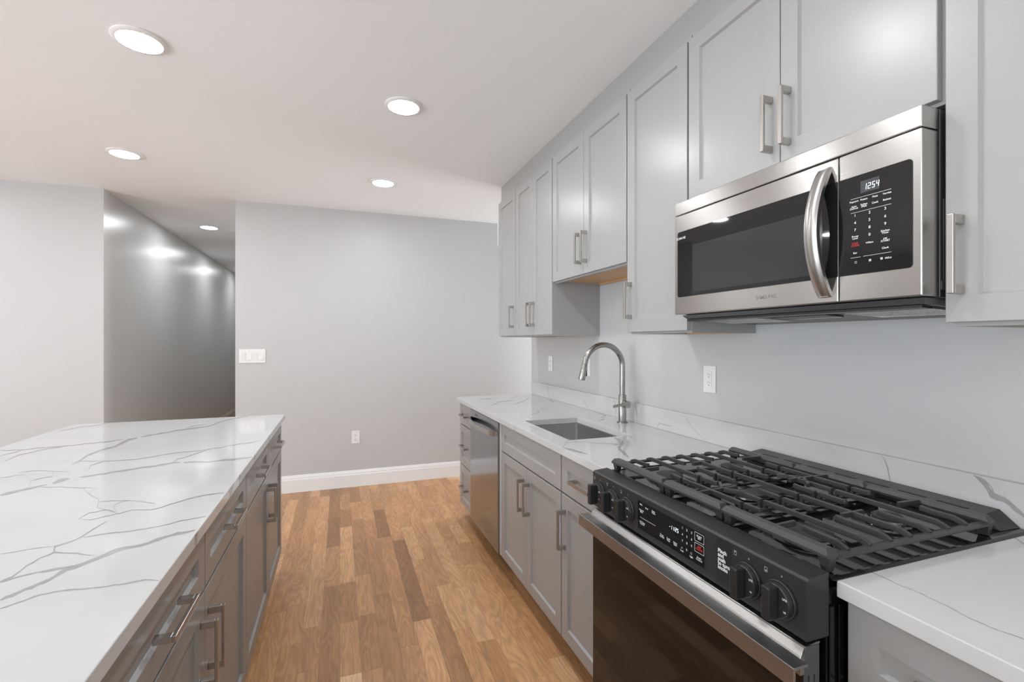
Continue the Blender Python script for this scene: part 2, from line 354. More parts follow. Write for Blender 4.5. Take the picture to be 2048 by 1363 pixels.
VI=[[(-0.5314,1.0329,-0.5343,1.0372),(-0.5267,1.0388,-0.5327,1.0485),(-0.5192,1.0418,-0.5269,1.0543),(-0.5163,1.0515,-0.5226,1.0615),(-0.5129,1.0604,-0.5187,1.0701),(-0.5048,1.0631,-0.5127,1.0764),(-0.502,1.0746,-0.5079,1.0845),(-0.4954,1.0788,-0.5031,1.092),(-0.4913,1.0885,-0.498,1.0997),(-0.4889,1.1012,-0.4948,1.1107),(-0.4852,1.1117,-0.4951,1.1281),(-0.4829,1.124,-0.4905,1.1379),(-0.4719,1.1291,-0.482,1.1487),(-0.4648,1.1406,-0.4728,1.1561),(-0.4565,1.1523,-0.4642,1.1674),(-0.4477,1.1632,-0.4556,1.1789),(-0.4393,1.1747,-0.4487,1.1937),(-0.43,1.1884,-0.4396,1.209),(-0.4205,1.1993,-0.427,1.215),(-0.4078,1.2013,-0.4134,1.2158),(-0.3936,1.2036,-0.3995,1.2186),(-0.3819,1.2134,-0.3873,1.2263),(-0.3703,1.2243,-0.3783,1.244),(-0.3613,1.2357,-0.3671,1.2509),(-0.3519,1.2443,-0.3563,1.2564),(-0.3395,1.2482,-0.346,1.2681),(-0.324,1.2536,-0.3276,1.2652),(-0.31,1.2636,-0.3127,1.2719)],[(-0.5156,1.0017,-0.5172,1.0044),(-0.5082,1.004,-0.5112,1.0089),(-0.5028,1.0113,-0.5051,1.0151),(-0.4964,1.0154,-0.499,1.0198),(-0.4902,1.0219,-0.4922,1.0253),(-0.4848,1.0275,-0.4881,1.0331),(-0.4778,1.0328,-0.4798,1.0366),(-0.4686,1.0334,-0.4707,1.0375),(-0.4617,1.0358,-0.4637,1.0399),(-0.452,1.0362,-0.4538,1.0399),(-0.4422,1.0345,-0.4452,1.041),(-0.4314,1.0329,-0.434,1.0387),(-0.4188,1.0293,-0.421,1.0344),(-0.4086,1.0303,-0.4102,1.034),(-0.3958,1.0266,-0.3984,1.0328),(-0.3856,1.0278,-0.3872,1.0316),(-0.3764,1.029,-0.3782,1.0333),(-0.3653,1.027,-0.3669,1.0311),(-0.3546,1.0278,-0.3568,1.0332),(-0.3422,1.0295,-0.3448,1.0359),(-0.3315,1.0316,-0.3336,1.0376),(-0.3195,1.0277,-0.3208,1.0321),(-0.3065,1.0209,-0.3072,1.0235)],[(-0.5726,1.1127,-0.5755,1.1173),(-0.5665,1.1175,-0.5718,1.1261),(-0.5619,1.1261,-0.5667,1.1334),(-0.5626,1.149,-0.5666,1.1547),(-0.565,1.1749,-0.5683,1.18),(-0.5604,1.1863,-0.5652,1.194),(-0.5606,1.2053,-0.5641,1.2112),(-0.5527,1.216,-0.5562,1.2223),(-0.5466,1.228,-0.5515,1.2378),(-0.5314,1.22,-0.5344,1.2271),(-0.5183,1.2143,-0.5206,1.2198),(-0.5033,1.2079,-0.5064,1.2159),(-0.4829,1.194,-0.4845,1.1986),(-0.4656,1.1852,-0.466,1.1864)],[(-0.5471,1.2267,-0.5496,1.2285),(-0.5605,1.2613,-0.5674,1.2714),(-0.5535,1.2724,-0.5566,1.2784),(-0.5446,1.2825,-0.5473,1.2875),(-0.539,1.2956,-0.5411,1.2997),(-0.5344,1.3098,-0.5372,1.3149),(-0.5303,1.3472,-0.5354,1.3564),(-0.5278,1.3728,-0.5315,1.3799),(-0.5238,1.4001,-0.5256,1.4039)],[(-0.533,1.3057,-0.534,1.308),(-0.5212,1.3036,-0.523,1.3078),(-0.5113,1.3055,-0.5142,1.3122),(-0.5004,1.3075,-0.5032,1.3141),(-0.4895,1.3084,-0.4923,1.3151),(-0.4755,1.3098,-0.4781,1.3164),(-0.4589,1.307,-0.4606,1.3116),(-0.444,1.3088,-0.4457,1.3133),(-0.4331,1.3114,-0.4353,1.3172),(-0.4212,1.3124,-0.4226,1.3165),(-0.411,1.3152,-0.413,1.3209),(-0.3997,1.3184,-0.4013,1.3228),(-0.3891,1.3223,-0.391,1.3277),(-0.3774,1.327,-0.3796,1.3333),(-0.3677,1.336,-0.3695,1.3413),(-0.357,1.3422,-0.3594,1.3496),(-0.3449,1.3431,-0.3471,1.3501),(-0.3332,1.3491,-0.3346,1.354),(-0.3205,1.3513,-0.3224,1.358),(-0.3088,1.3552,-0.3097,1.3584)],[(-0.5707,1.1086,-0.5716,1.11),(-0.5623,1.1157,-0.5657,1.1214),(-0.5547,1.1226,-0.5577,1.1278),(-0.5473,1.1276,-0.5504,1.1332),(-0.5383,1.1303,-0.5418,1.1368),(-0.5307,1.134,-0.533,1.1383),(-0.5202,1.1319,-0.5246,1.1406),(-0.5093,1.1327,-0.5149,1.1437),(-0.5012,1.1363,-0.5061,1.1465),(-0.4901,1.1348,-0.4953,1.1457),(-0.4812,1.1394,-0.4858,1.1491),(-0.4723,1.1415,-0.4742,1.1457)],[(-0.892,1.733,-0.8987,1.745),(-0.8798,1.74,-0.895,1.7675),(-0.8712,1.7511,-0.8857,1.7778),(-0.8652,1.7698,-0.8749,1.788),(-0.8532,1.7755,-0.8661,1.8004),(-0.8448,1.7918,-0.8531,1.8081),(-0.8355,1.8046,-0.8426,1.8189),(-0.8263,1.8172,-0.8295,1.8237)],[(-0.8164,1.8234,-0.8243,1.8386),(-0.8056,1.8397,-0.8272,1.8835),(-0.7978,1.8724,-0.8044,1.8864)],[(-0.7761,1.882,-0.779,1.8887),(-0.7578,1.8761,-0.767,1.8976),(-0.7444,1.889,-0.7509,1.9042),(-0.7316,1.8973,-0.7376,1.9119),(-0.7122,1.8967,-0.7204,1.9168),(-0.7025,1.9149,-0.7087,1.9306),(-0.6837,1.9162,-0.6916,1.9371),(-0.6657,1.9224,-0.6742,1.9452),(-0.6512,1.9352,-0.6566,1.95),(-0.636,1.9493,-0.642,1.966),(-0.6139,1.9472,-0.622,1.9714),(-0.5984,1.9532,-0.6055,1.9743),(-0.5825,1.9631,-0.5904,1.9873),(-0.5671,1.9734,-0.5735,1.9935),(-0.5531,1.9856,-0.5592,2.0061),(-0.5324,1.9887,-0.5352,1.999)],[(-0.5197,1.9765,-0.5236,1.9902),(-0.4946,1.9754,-0.4994,1.9943),(-0.4657,1.965,-0.4709,1.9866),(-0.4395,1.9564,-0.4443,1.9771),(-0.4154,1.9619,-0.4194,1.9789),(-0.3884,1.9641,-0.3947,1.9937),(-0.3626,1.9597,-0.3683,1.9878),(-0.3439,1.9706,-0.3488,1.9952),(-0.3253,1.9734,-0.329,1.9931),(-0.307,1.9861,-0.3093,1.9985)],[(-0.5564,1.9872,-0.559,1.9934),(-0.5563,2.0439,-0.5606,2.0561),(-0.5383,2.0642,-0.5429,2.0789),(-0.5244,2.0968,-0.5299,2.1145),(-0.5071,2.1407,-0.5125,2.1592),(-0.4902,2.1986,-0.4925,2.2068)],[(-0.8804,2.0864,-0.8838,2.0932),(-0.8791,2.1334,-0.8879,2.151),(-0.8933,2.2287,-0.9045,2.2518),(-0.8875,2.2644,-0.8994,2.2908),(-0.8865,2.317,-0.8963,2.3398),(-0.8717,2.3412,-0.8844,2.3722),(-0.8608,2.3755,-0.8734,2.4057),(-0.8575,2.429,-0.8788,2.4794),(-0.8601,2.4953,-0.8811,2.5489),(-0.8457,2.5494,-0.8545,2.5737)],[(-0.8376,2.5706,-0.8423,2.5838),(-0.8193,2.5926,-0.8305,2.6254),(-0.8006,2.6136,-0.8077,2.6351),(-0.7815,2.6314,-0.7933,2.6683),(-0.7607,2.6558,-0.7683,2.6802),(-0.739,2.6931,-0.7479,2.7229),(-0.7112,2.7051,-0.7214,2.7415),(-0.6865,2.7285,-0.6949,2.7596),(-0.6593,2.7438,-0.6684,2.7791),(-0.6298,2.7647,-0.6357,2.7876),(-0.6079,2.8211,-0.6155,2.8504),(-0.5954,2.9201,-0.6005,2.9406),(-0.572,2.9839,-0.5779,3.0105),(-0.5459,3.0098,-0.5521,3.0406),(-0.5203,3.0396,-0.5258,3.0682),(-0.4957,3.0696,-0.4979,3.0822)],[(-0.8798,2.1332,-0.8811,2.1365),(-0.8566,2.1242,-0.861,2.1352),(-0.8315,2.1109,-0.8342,2.1177),(-0.809,2.1102,-0.8116,2.1171),(-0.7844,2.0959,-0.788,2.1055),(-0.7592,2.0963,-0.7618,2.1032),(-0.7359,2.095,-0.74,2.1064),(-0.7104,2.0939,-0.7141,2.1046),(-0.6937,2.0972,-0.6965,2.1052),(-0.677,2.1073,-0.6809,2.1185),(-0.6616,2.1152,-0.6642,2.1227),(-0.6447,2.1263,-0.6482,2.137),(-0.6312,2.1439,-0.6334,2.1509),(-0.613,2.151,-0.6168,2.1632),(-0.595,2.16,-0.5988,2.1724),(-0.5769,2.1697,-0.5804,2.1822),(-0.5522,2.1665,-0.5555,2.1791),(-0.5333,2.1697,-0.5362,2.1808),(-0.5111,2.1768,-0.513,2.1846),(-0.4911,2.1865,-0.4937,2.1965),(-0.4716,2.1999,-0.4739,2.2094),(-0.45,2.2077,-0.4529,2.2196),(-0.4347,2.2357,-0.4367,2.2447),(-0.4122,2.2431,-0.4141,2.2521),(-0.3906,2.2611,-0.3926,2.2713),(-0.3673,2.2664,-0.369,2.2756),(-0.3464,2.2816,-0.3481,2.291),(-0.3251,2.3078,-0.3261,2.3137)],[(-1.2623,2.4518,-1.2664,2.4598),(-1.229,2.4328,-1.2359,2.4463),(-1.2108,2.4385,-1.2185,2.4538),(-1.1812,2.4282,-1.1875,2.4407),(-1.162,2.4378,-1.1686,2.4511),(-1.1449,2.4508,-1.1527,2.467),(-1.119,2.4515,-1.1241,2.4624),(-1.0961,2.4541,-1.104,2.4713),(-1.0739,2.4514,-1.0803,2.4657),(-1.0582,2.4625,-1.0649,2.4776),(-1.0376,2.4669,-1.0421,2.4774),(-1.0175,2.4699,-1.0225,2.4814),(-1.0033,2.4861,-1.0087,2.499),(-0.9787,2.4829,-0.9851,2.4987),(-0.9592,2.4982,-0.9657,2.5147),(-0.9296,2.4941,-0.9368,2.5128),(-0.9138,2.5227,-0.9198,2.5384),(-0.8897,2.5345,-0.8926,2.5425)],[(-1.1299,2.2227,-1.1336,2.229),(-1.1372,2.2728,-1.142,2.2814),(-1.1413,2.3219,-1.1495,2.3371),(-1.1314,2.345,-1.1382,2.3582),(-1.12,2.3683,-1.1279,2.3838),(-1.1112,2.4016,-1.1188,2.417),(-1.0969,2.4165,-1.1025,2.4282),(-1.0832,2.4301,-1.0909,2.4467),(-1.0686,2.4466,-1.0742,2.4589),(-1.0532,2.463,-1.0564,2.4703)],[(-1.1988,2.3287,-1.2028,2.336),(-1.1946,2.3625,-1.1995,2.3715),(-1.1823,2.3843,-1.1904,2.3996),(-1.1826,2.4311,-1.1861,2.4378)],[(-1.2785,2.8796,-1.2807,2.8845),(-1.2578,2.8917,-1.263,2.9031),(-1.2398,2.9148,-1.2468,2.9304),(-1.2309,2.9553,-1.2384,2.9722),(-1.2137,2.9914,-1.218,3.0016),(-1.1862,2.9929,-1.1917,3.0065),(-1.1611,3.0108,-1.1675,3.0265),(-1.1488,3.0716,-1.1549,3.0869),(-1.1389,3.088,-1.142,3.088)],[(-0.7154,2.7204,-0.7171,2.726),(-0.7042,2.8138,-0.7085,2.8288),(-0.678,2.8319,-0.681,2.8438),(-0.6475,2.8411,-0.6492,2.8482)],[(-0.455,1.4569,-0.4562,1.4602),(-0.4437,1.4614,-0.4456,1.4663),(-0.4326,1.4719,-0.4348,1.4778),(-0.4196,1.4886,-0.4222,1.4959),(-0.4049,1.5044,-0.4068,1.51),(-0.3899,1.5209,-0.3921,1.5276),(-0.3736,1.5319,-0.3757,1.5391),(-0.3582,1.5402,-0.3606,1.549),(-0.3417,1.544,-0.344,1.553),(-0.3263,1.5476,-0.3278,1.554),(-0.3098,1.5484,-0.3106,1.5521)],[(-0.6478,1.2583,-0.6483,1.2591),(-0.6393,1.2599,-0.6402,1.2616),(-0.6299,1.2609,-0.6308,1.2626),(-0.62,1.2618,-0.6209,1.2636),(-0.6123,1.2654,-0.6131,1.2669),(-0.6021,1.2681,-0.6028,1.2695),(-0.5916,1.2685,-0.5927,1.2707),(-0.581,1.2685,-0.5818,1.2702),(-0.5698,1.268,-0.5703,1.2691)],[(-0.716,1.7536,-0.7162,1.7547),(-0.6656,1.6642,-0.6662,1.6668),(-0.6178,1.601,-0.6177,1.6022),(-0.5924,1.5234,-0.5919,1.5247),(-0.5713,1.5029,-0.5724,1.5062),(-0.5519,1.4878,-0.5528,1.4906),(-0.533,1.4702,-0.5343,1.4722),(-0.5581,1.5273,-0.5595,1.5295),(-0.5498,1.5664,-0.5514,1.5704),(-0.5289,1.5582,-0.53,1.5615),(-0.5048,1.5416,-0.5057,1.5446),(-0.4842,1.5254,-0.4853,1.5292),(-0.4627,1.5096,-0.4626,1.5112),(-0.4509,1.4571,-0.4503,1.4564)],[(-0.5964,1.4415,-0.5971,1.4428),(-0.593,1.4834,-0.5948,1.4872),(-0.58,1.4837,-0.5816,1.4874),(-0.5705,1.4911,-0.572,1.4947),(-0.5595,1.4947,-0.5606,1.498),(-0.5219,1.4505,-0.5228,1.4532),(-0.5108,1.459,-0.5122,1.4623),(-0.4999,1.4735,-0.5009,1.4761),(-0.4825,1.4646,-0.4834,1.4675),(-0.4669,1.4615,-0.4682,1.4653),(-0.4504,1.456,-0.4509,1.4576)],[(-0.5966,1.4417,-0.597,1.4426),(-0.5647,1.4224,-0.5657,1.4249),(-0.5525,1.434,-0.5534,1.436),(-0.5396,1.4419,-0.5408,1.4449),(-0.5221,1.4511,-0.5227,1.4525)],[(-0.6094,1.58,-0.6101,1.5819),(-0.5883,1.5735,-0.5897,1.5773),(-0.5711,1.5746,-0.5721,1.5774),(-0.5363,1.5537,-0.5368,1.5552)],[(-0.8306,1.7947,-0.8316,1.7969),(-0.809,1.7841,-0.8108,1.7881),(-0.7921,1.7794,-0.7934,1.7824),(-0.773,1.7737,-0.7742,1.7763),(-0.751,1.7603,-0.7523,1.7635),(-0.7336,1.752,-0.7353,1.7561),(-0.714,1.7428,-0.7158,1.747),(-0.6963,1.7393,-0.6973,1.7419),(-0.6773,1.7295,-0.6764,1.7294),(-0.6663,1.6661,-0.6655,1.6648)],[(-0.8651,1.8079,-0.8659,1.8087),(-0.8971,1.8849,-0.8987,1.8876),(-0.8883,1.8993,-0.8907,1.9041),(-0.8774,1.9133,-0.8795,1.9175),(-0.8623,1.9193,-0.8645,1.9233),(-0.8901,1.9931,-0.8922,1.9969),(-0.8662,1.982,-0.8679,1.9859),(-0.8389,1.9626,-0.8401,1.9637),(-0.894,2.0515,-0.8934,2.0497)],[(-0.9921,2.0177,-0.993,2.0195),(-0.9758,2.0225,-0.9778,2.0266),(-0.9578,2.0266,-0.9602,2.0315),(-0.936,2.0225,-0.9382,2.0274),(-0.8907,1.994,-0.8916,1.996)],[(-1.0097,1.9613,-1.0109,1.9634),(-0.9899,1.9615,-0.9924,1.9661),(-0.9789,1.9785,-0.9805,1.9816),(-0.9576,1.9788,-0.9591,1.9824),(-0.8977,1.8857,-0.8981,1.8868)],[(-0.7874,1.9701,-0.7888,1.9719),(-0.8125,2.0476,-0.8156,2.0533),(-0.8058,2.0716,-0.8096,2.0803),(-0.7965,2.0963,-0.7984,2.1008)]]
VC=[[(0.9156,2.9889,0.9171,2.9951),(1.0085,3.0976,1.0164,3.128),(1.0408,3.1717,1.0482,3.1974),(1.1074,3.2034,1.1172,3.2332),(1.1803,3.2398,1.1905,3.2745),(1.2138,3.3705,1.2171,3.3868),(1.2786,3.4451,1.2849,3.4654),(1.3399,3.5569,1.3426,3.5665)],[(1.1001,3.0103,1.1039,3.0225),(1.1577,3.0716,1.1702,3.1101),(1.2497,3.1708,1.2653,3.2191),(1.3155,3.2854,1.3356,3.3538),(1.3846,3.4039,1.3929,3.4292)],[(1.1016,2.9484,1.1066,2.9597),(1.0985,2.8855,1.1027,2.8946)],[(1.24,2.7634,1.2374,2.7577),(1.2158,2.783,1.2098,2.7681),(1.1415,2.6955,1.1382,2.6832),(1.1404,2.666,1.1312,2.6391),(1.0336,2.5617,1.0306,2.5526),(1.0099,2.5148,1.0159,2.5224),(0.991,2.4263,0.994,2.4311)],[(0.8498,2.0824,0.8514,2.0882),(0.9078,2.1532,0.9047,2.1528),(0.9053,2.2257,0.9012,2.2185),(0.9228,2.2685,0.9216,2.269)],[(0.9658,3.4066,0.9681,3.4148),(1.0404,3.3812,1.0521,3.4213),(1.1209,3.49,1.1225,3.4953)],[(1.449,3.1893,1.4579,3.2045),(1.4236,3.1108,1.4463,3.1505),(1.4032,3.0139,1.4098,3.0253)],[(0.956,1.8896,0.9546,1.8836),(0.8465,1.7407,0.851,1.7445),(0.8573,1.6723,0.8736,1.6999),(0.8717,1.6333,0.8835,1.6526),(0.8904,1.6034,0.8938,1.6087)],[(0.8906,1.8205,0.8924,1.8244),(0.9172,1.8146,0.9197,1.8198),(0.9525,1.8157,0.9567,1.824),(0.9795,1.8096,0.9828,1.8156),(1.0017,1.7831,1.0049,1.7884),(1.0225,1.7624,1.0263,1.7687),(1.0501,1.7464,1.0539,1.7524),(1.0734,1.7246,1.0767,1.7297),(1.0951,1.7029,1.0973,1.7061)],[(1.1516,1.8462,1.1666,1.8659),(1.1344,1.7497,1.1487,1.7593),(1.0577,1.6651,1.064,1.6648),(1.0324,1.5849,1.0468,1.6),(1.0107,1.5158,1.0153,1.5203)],[(1.4685,2.5924,1.47,2.5968),(1.4471,2.4754,1.459,2.4934),(1.4374,2.3921,1.4555,2.4085),(1.3839,2.3499,1.3796,2.33),(1.3785,2.313,1.3658,2.2781),(1.3181,2.2606,1.3119,2.2486)],[(0.9335,0.6145,0.935,0.6153),(0.9321,0.5996,0.9355,0.6012),(0.9327,0.5872,0.9366,0.5891),(0.9321,0.5737,0.9357,0.5753),(0.9295,0.5598,0.932,0.5609),(0.9305,0.5505,0.9331,0.5517),(0.9327,0.5411,0.936,0.5426),(0.9331,0.5311,0.9354,0.5321),(0.9331,0.5227,0.9367,0.5241),(0.9306,0.5132,0.9329,0.5141),(0.9302,0.5047,0.9332,0.5059),(0.9298,0.4964,0.9322,0.4973),(0.9303,0.4888,0.9328,0.4897),(0.9282,0.4798,0.9312,0.4808),(0.9254,0.4703,0.9284,0.4713),(0.9235,0.4611,0.9259,0.4619),(0.921,0.4527,0.9244,0.4538),(0.9214,0.4448,0.9245,0.4459),(0.9225,0.4374,0.9254,0.4384),(0.9219,0.4292,0.9243,0.43),(0.9233,0.4221,0.9261,0.423),(0.9247,0.4153,0.9272,0.4161),(0.9267,0.4097,0.9293,0.4106),(0.929,0.4039,0.9321,0.4049),(0.9303,0.3975,0.9332,0.3984),(0.9332,0.3923,0.9345,0.3928)],[(1.4003,0.6195,1.4052,0.6212),(1.3882,0.6016,1.3959,0.6041),(1.3735,0.587,1.3812,0.5892),(1.3598,0.5719,1.3634,0.5729)],[(1.1603,1.8631,1.1722,1.8767),(1.1022,1.7102,1.1257,1.7256),(1.0406,1.6345,1.0498,1.6363),(1.0164,1.5603,1.0296,1.5739),(0.9993,1.4987,1.0031,1.5025)]]
VS=[[(0.9264,1.0155,0.9251,1.0155),(0.9192,1.0033,0.9171,1.0047),(0.9127,0.9853,0.9095,0.9871),(0.9066,0.9558,0.9041,0.957),(0.9032,0.9351,0.9018,0.9357)],[(0.7172,1.0155,0.7149,1.0155),(0.7064,1.0062,0.7019,1.0136),(0.6966,0.9952,0.6888,1.0062),(0.6895,0.9852,0.6827,0.9928),(0.6823,0.9688,0.6744,0.9829),(0.6696,0.9663,0.6658,0.9809),(0.6584,0.9663,0.6542,0.9782),(0.6485,0.9609,0.6436,0.9701),(0.6401,0.9516,0.6346,0.9619),(0.6292,0.9462,0.6254,0.9536),(0.6196,0.9395,0.6171,0.944)],[(0.7036,1.0155,0.7029,1.0155),(0.6929,1.0076,0.692,1.009),(0.6811,0.9955,0.6796,0.9971),(0.6746,0.9768,0.6739,0.9774)],[(2.3568,1.0155,2.3533,1.0155),(2.3385,0.9681,2.3323,0.9694),(2.3306,0.9163,2.3273,0.9169)],[(2.1431,1.0155,2.1404,1.0155),(2.134,0.9687,2.1271,0.9701),(2.1263,0.9187,2.1236,0.9193)],[(1.9618,0.915,1.9637,0.915),(1.9419,0.9423,1.9446,0.9456),(1.9012,0.9398,1.8998,0.9439),(1.8415,0.9449,1.8411,0.9468)],[(1.7643,1.0068,1.7634,1.0073),(1.74,0.9861,1.7381,0.9873),(1.7197,0.9659,1.7182,0.967),(1.665,0.9371,1.6637,0.9383),(1.6236,0.9158,1.6229,0.9164)],[(3.2961,1.0127,3.2928,1.0135),(3.2701,0.9841,3.2647,0.985),(3.2477,0.9161,3.2445,0.9166)],[(2.7168,0.9675,2.714,0.9686),(2.6768,0.9383,2.6728,0.94),(2.6364,0.915,2.634,0.915)],[(2.456,0.9276,2.4558,0.9282),(2.3644,0.9302,2.3643,0.931),(2.2825,0.9446,2.2826,0.945)]]
# ================================================================ THE ROOM
ZC = 2.552; XW = 1.490; YB = 4.64; XH0, XH1 = -1.765, -0.845; YH = 10.6; XO = 1.520; YS = 5.75; XS = 4.2
struct('floor', MB().box(XL - 0.1, XS + 0.1, YR - 0.1, YH + 0.1, -0.05, 0.0), 'oak')
struct('ceiling', MB().box(XL - 0.1, XS + 0.1, YR - 0.1, YH + 0.1, ZC, ZC + 0.05), 'ceil')
struct('wall_right', MB().box(XW, XW + 0.12, YR, 3.641, 0, ZC), 'wall')
struct('wall_back', MB().box(XH1, XO, YB, YB + 0.12, 0, ZC), 'wall')
struct('wall_back_left', MB().box(XL, XH0, YB, YB + 0.12, 0, ZC), 'wall')
struct('wall_hallway_left', MB().box(XH0 - 0.1, XH0, YB + 0.12, YH, 0, ZC).box(XH0 - 0.02, XH0, YB + 0.001, YB + 0.12, 0, ZC) if False else MB().box(XH0 - 0.1, XH0 + 0.004, YB + 0.1205, YH, 0, ZC), 'hall')
struct('trim_1', MB().box(XH0 + 0.0003, XH0 + 0.004, YB + 0.0005, YB + 0.12, 0, ZC), 'hall')
struct('wall_hallway_right', MB().box(XH1, XH1 + 0.1, YB + 0.1205, YH, 0, ZC), 'wall')
struct('wall_hallway_end', MB().box(XH0 - 0.1, XH1 + 0.1, YH, YH + 0.1, 0, ZC), 'wall')
struct('wall_passage_back', MB().box(XH1 + 0.101, XS, YS, YS + 0.1, 0, ZC), 'wall')
struct('wall_passage_side', MB().box(XS, XS + 0.1, 3.0, 3.6, 0, ZC).box(XS, XS + 0.1, 5.2, YS + 0.1, 0, ZC).box(XS, XS + 0.1, 3.6, 5.2, 0, WZ0).box(XS, XS + 0.1, 3.6, 5.2, WZ1, ZC), 'wall')
MB().box(XS + 0.04, XS + 0.045, 3.6, 5.2, WZ0, WZ1).build('window_5', 'pane')['kind'] = 'structure'  # unseen window, added to bring light onto the passage wall
struct('wall_passage_front', MB().box(XW + 0.1205, XS, 3.0, 3.1, 0, ZC), 'wall')
def wall_with_holes(axis, pos, th, a0, a1, holes):
    mb = MB()
    def bx(p0, p1, z0, z1):
        if axis == 'x': mb.box(pos - th, pos, p0, p1, z0, z1)
        else: mb.box(p0, p1, pos - th, pos, z0, z1)
    cur = a0
    for (h0, h1) in holes:
        bx(cur, h0, 0, ZC); bx(h0, h1, 0, WZ0); bx(h0, h1, WZ1, ZC); cur = h1
    bx(cur, a1, 0, ZC); return mb
struct('wall_left', wall_with_holes('x', XL, 0.12, YR, YB, WINS_L), 'wall')
struct('wall_front', wall_with_holes('y', YR, 0.12, XL, XW, WINS_R_ADDED), 'wall')  # its glazed openings are added, to send light up to the ceiling
k = 0
for ax, pos, lst in (('x', XL, WINS_L), ('y', YR, WINS_R_ADDED)):  # the rear pair frames the added glazing
    for (a, b) in lst:
        k += 1
        fr = MB(); gl = MB(); t = 0.05; p0, p1 = pos - 0.08, pos - 0.03
        def bb(m, u0_, u1_, z0, z1, q0, q1):
            if ax == 'x': m.box(q0, q1, u0_, u1_, z0, z1)
            else: m.box(u0_, u1_, q0, q1, z0, z1)
        bb(fr, a, a + t, WZ0, WZ1, p0, p1); bb(fr, b - t, b, WZ0, WZ1, p0, p1)
        bb(fr, a + t, b - t, WZ0, WZ0 + t, p0, p1); bb(fr, a + t, b - t, WZ1 - t, WZ1, p0, p1)
        zm = (WZ0 + WZ1) / 2; bb(fr, a + t, b - t, zm - 0.02, zm + 0.02, p0, p1)
        bb(gl, a + t, b - t, WZ0 + t, WZ1 - t, pos - 0.06, pos - 0.056)
        f = struct('window_%d' % k, fr, 'trim'); g = gl.build('pane', 'pane', f)
def baseboard(name, axis, sgn, pos, a, b, mat='trim'):
    # pos: wall face, board on side sgn
    h = 0.150; prof = [(0, 0), (0.015, 0), (0.015, h - 0.040), (0.012, h - 0.032), (0.012, h - 0.024), (0.007, h - 0.008), (0.004, h), (0, h)]
    e = 0.0004
    poly = [(pos + sgn * (p + e), z) for p, z in prof]
    mb = MB()
    if axis == 'y': mb.prism([(z[0], z[1]) for z in poly], 'x', a, b)   # board on a wall facing +-y: outline in (y,z)
    else: mb.prism(poly, 'y', a, b)
    return struct(name, mb, mat)
baseboard('baseboard_back', 'y', -1, YB, XH1 + 0.001, XO - 0.001)
baseboard('baseboard_back_left', 'y', -1, YB, XL + 0.02, XH0 - 0.001)
baseboard('baseboard_hallway', 'x', 1, XH0 + 0.004, YB + 0.13, YH - 0.001, 'hall')
baseboard('baseboard_passage', 'y', -1, YS, XH1 + 0.12, XS - 0.001)
baseboard('baseboard_left', 'x', 1, XL, YR + 0.001, YB - 0.02)

# ================================================================ CEILING LAMPS
def downlight(x, y, label):
    t = thing('recessed_ceiling_light', (x, y, ZC), label, 'ceiling light', 'round flush ceiling lights')
    r = MB().lathe((x, y, ZC), [(0.094, -0.0005), (0.094, -0.005), (0.088, -0.010), (0.077, -0.011), (0.0765, -0.007), (0.0765, -0.0005)])
    r.build('trim_ring', 'white', t, smooth=True)
    MB().lathe((x, y, ZC), [(0.0763, -0.0062), (0.0763, -0.008), (0.05, -0.0088), (0.01, -0.009)]).build('diffuser', 'lamp', t, smooth=True)
downlight(-0.755, 2.298, 'lit round ceiling light above the island, the largest one in view')
downlight(0.307, 2.480, 'lit round ceiling light over the aisle, nearer of the two in line')
downlight(0.307, 3.728, 'lit round ceiling light over the aisle closest to the plain back wall')
downlight(-1.301, 3.715, 'lit round ceiling light in front of the hallway opening')
downlight(-1.304, 5.821, 'small lit round ceiling light inside the hallway')
downlight(-1.304, 7.6, 'lit round ceiling light far down the hallway')
downlight(-1.304, 9.3, 'lit round ceiling light at the very end of the hallway')
downlight(0.307, 1.230, 'lit round ceiling light over the aisle in front of the microwave')
downlight(0.307, -0.02, 'lit round ceiling light directly over the viewer in the aisle')
downlight(-1.95, 1.05, 'lit round ceiling light on the far side of the island')  # lamp added out of view to light the base cabinets across the island
downlight(-1.95, -0.60, 'lit round ceiling light near the rear glass doors')  # second out-of-view lamp added for the base cabinets
downlight(-2.95, 3.80, 'lit round ceiling light in the left room by the back wall')
downlight(2.9, 4.3, 'lit round ceiling light in the side passage beyond the counter')

# ================================================================ SWITCHES AND OUTLETS
def outlet_right(y, z, label):
    x = XW - 0.0004
    t = thing('wall_outlet', (x, y, z), label, 'outlet', 'outlets on the kitchen wall')
    MB().box(x - 0.006, x, y - 0.035, y + 0.035, z - 0.057, z + 0.057).build('cover_plate', 'white', t, 0.002)
    s = MB().box(x - 0.0085, x - 0.006, y - 0.0165, y + 0.0165, z - 0.033, z + 0.033)
    for dz in (0.018, -0.016):
        s.box(x - 0.0088, x - 0.0084, y + 0.004, y + 0.0055, z + dz - 0.002, z + dz + 0.006, 1)
        s.box(x - 0.0088, x - 0.0084, y - 0.0065, y - 0.005, z + dz - 0.002, z + dz + 0.005, 1)
        s.cyl((x - 0.0088, y, z + dz - 0.009), 'x', 0.0022, 0.0004, 12, mi=1)
    s.build('receptacle', ['white', 'slot'], t)
outlet_right(1.622, 1.183, 'white wall outlet between the microwave and the backsplash')
outlet_right(2.690, 1.180, 'white wall outlet behind the faucet spout')
outlet_right(3.255, 1.178, 'white wall outlet at the far end of the counter')
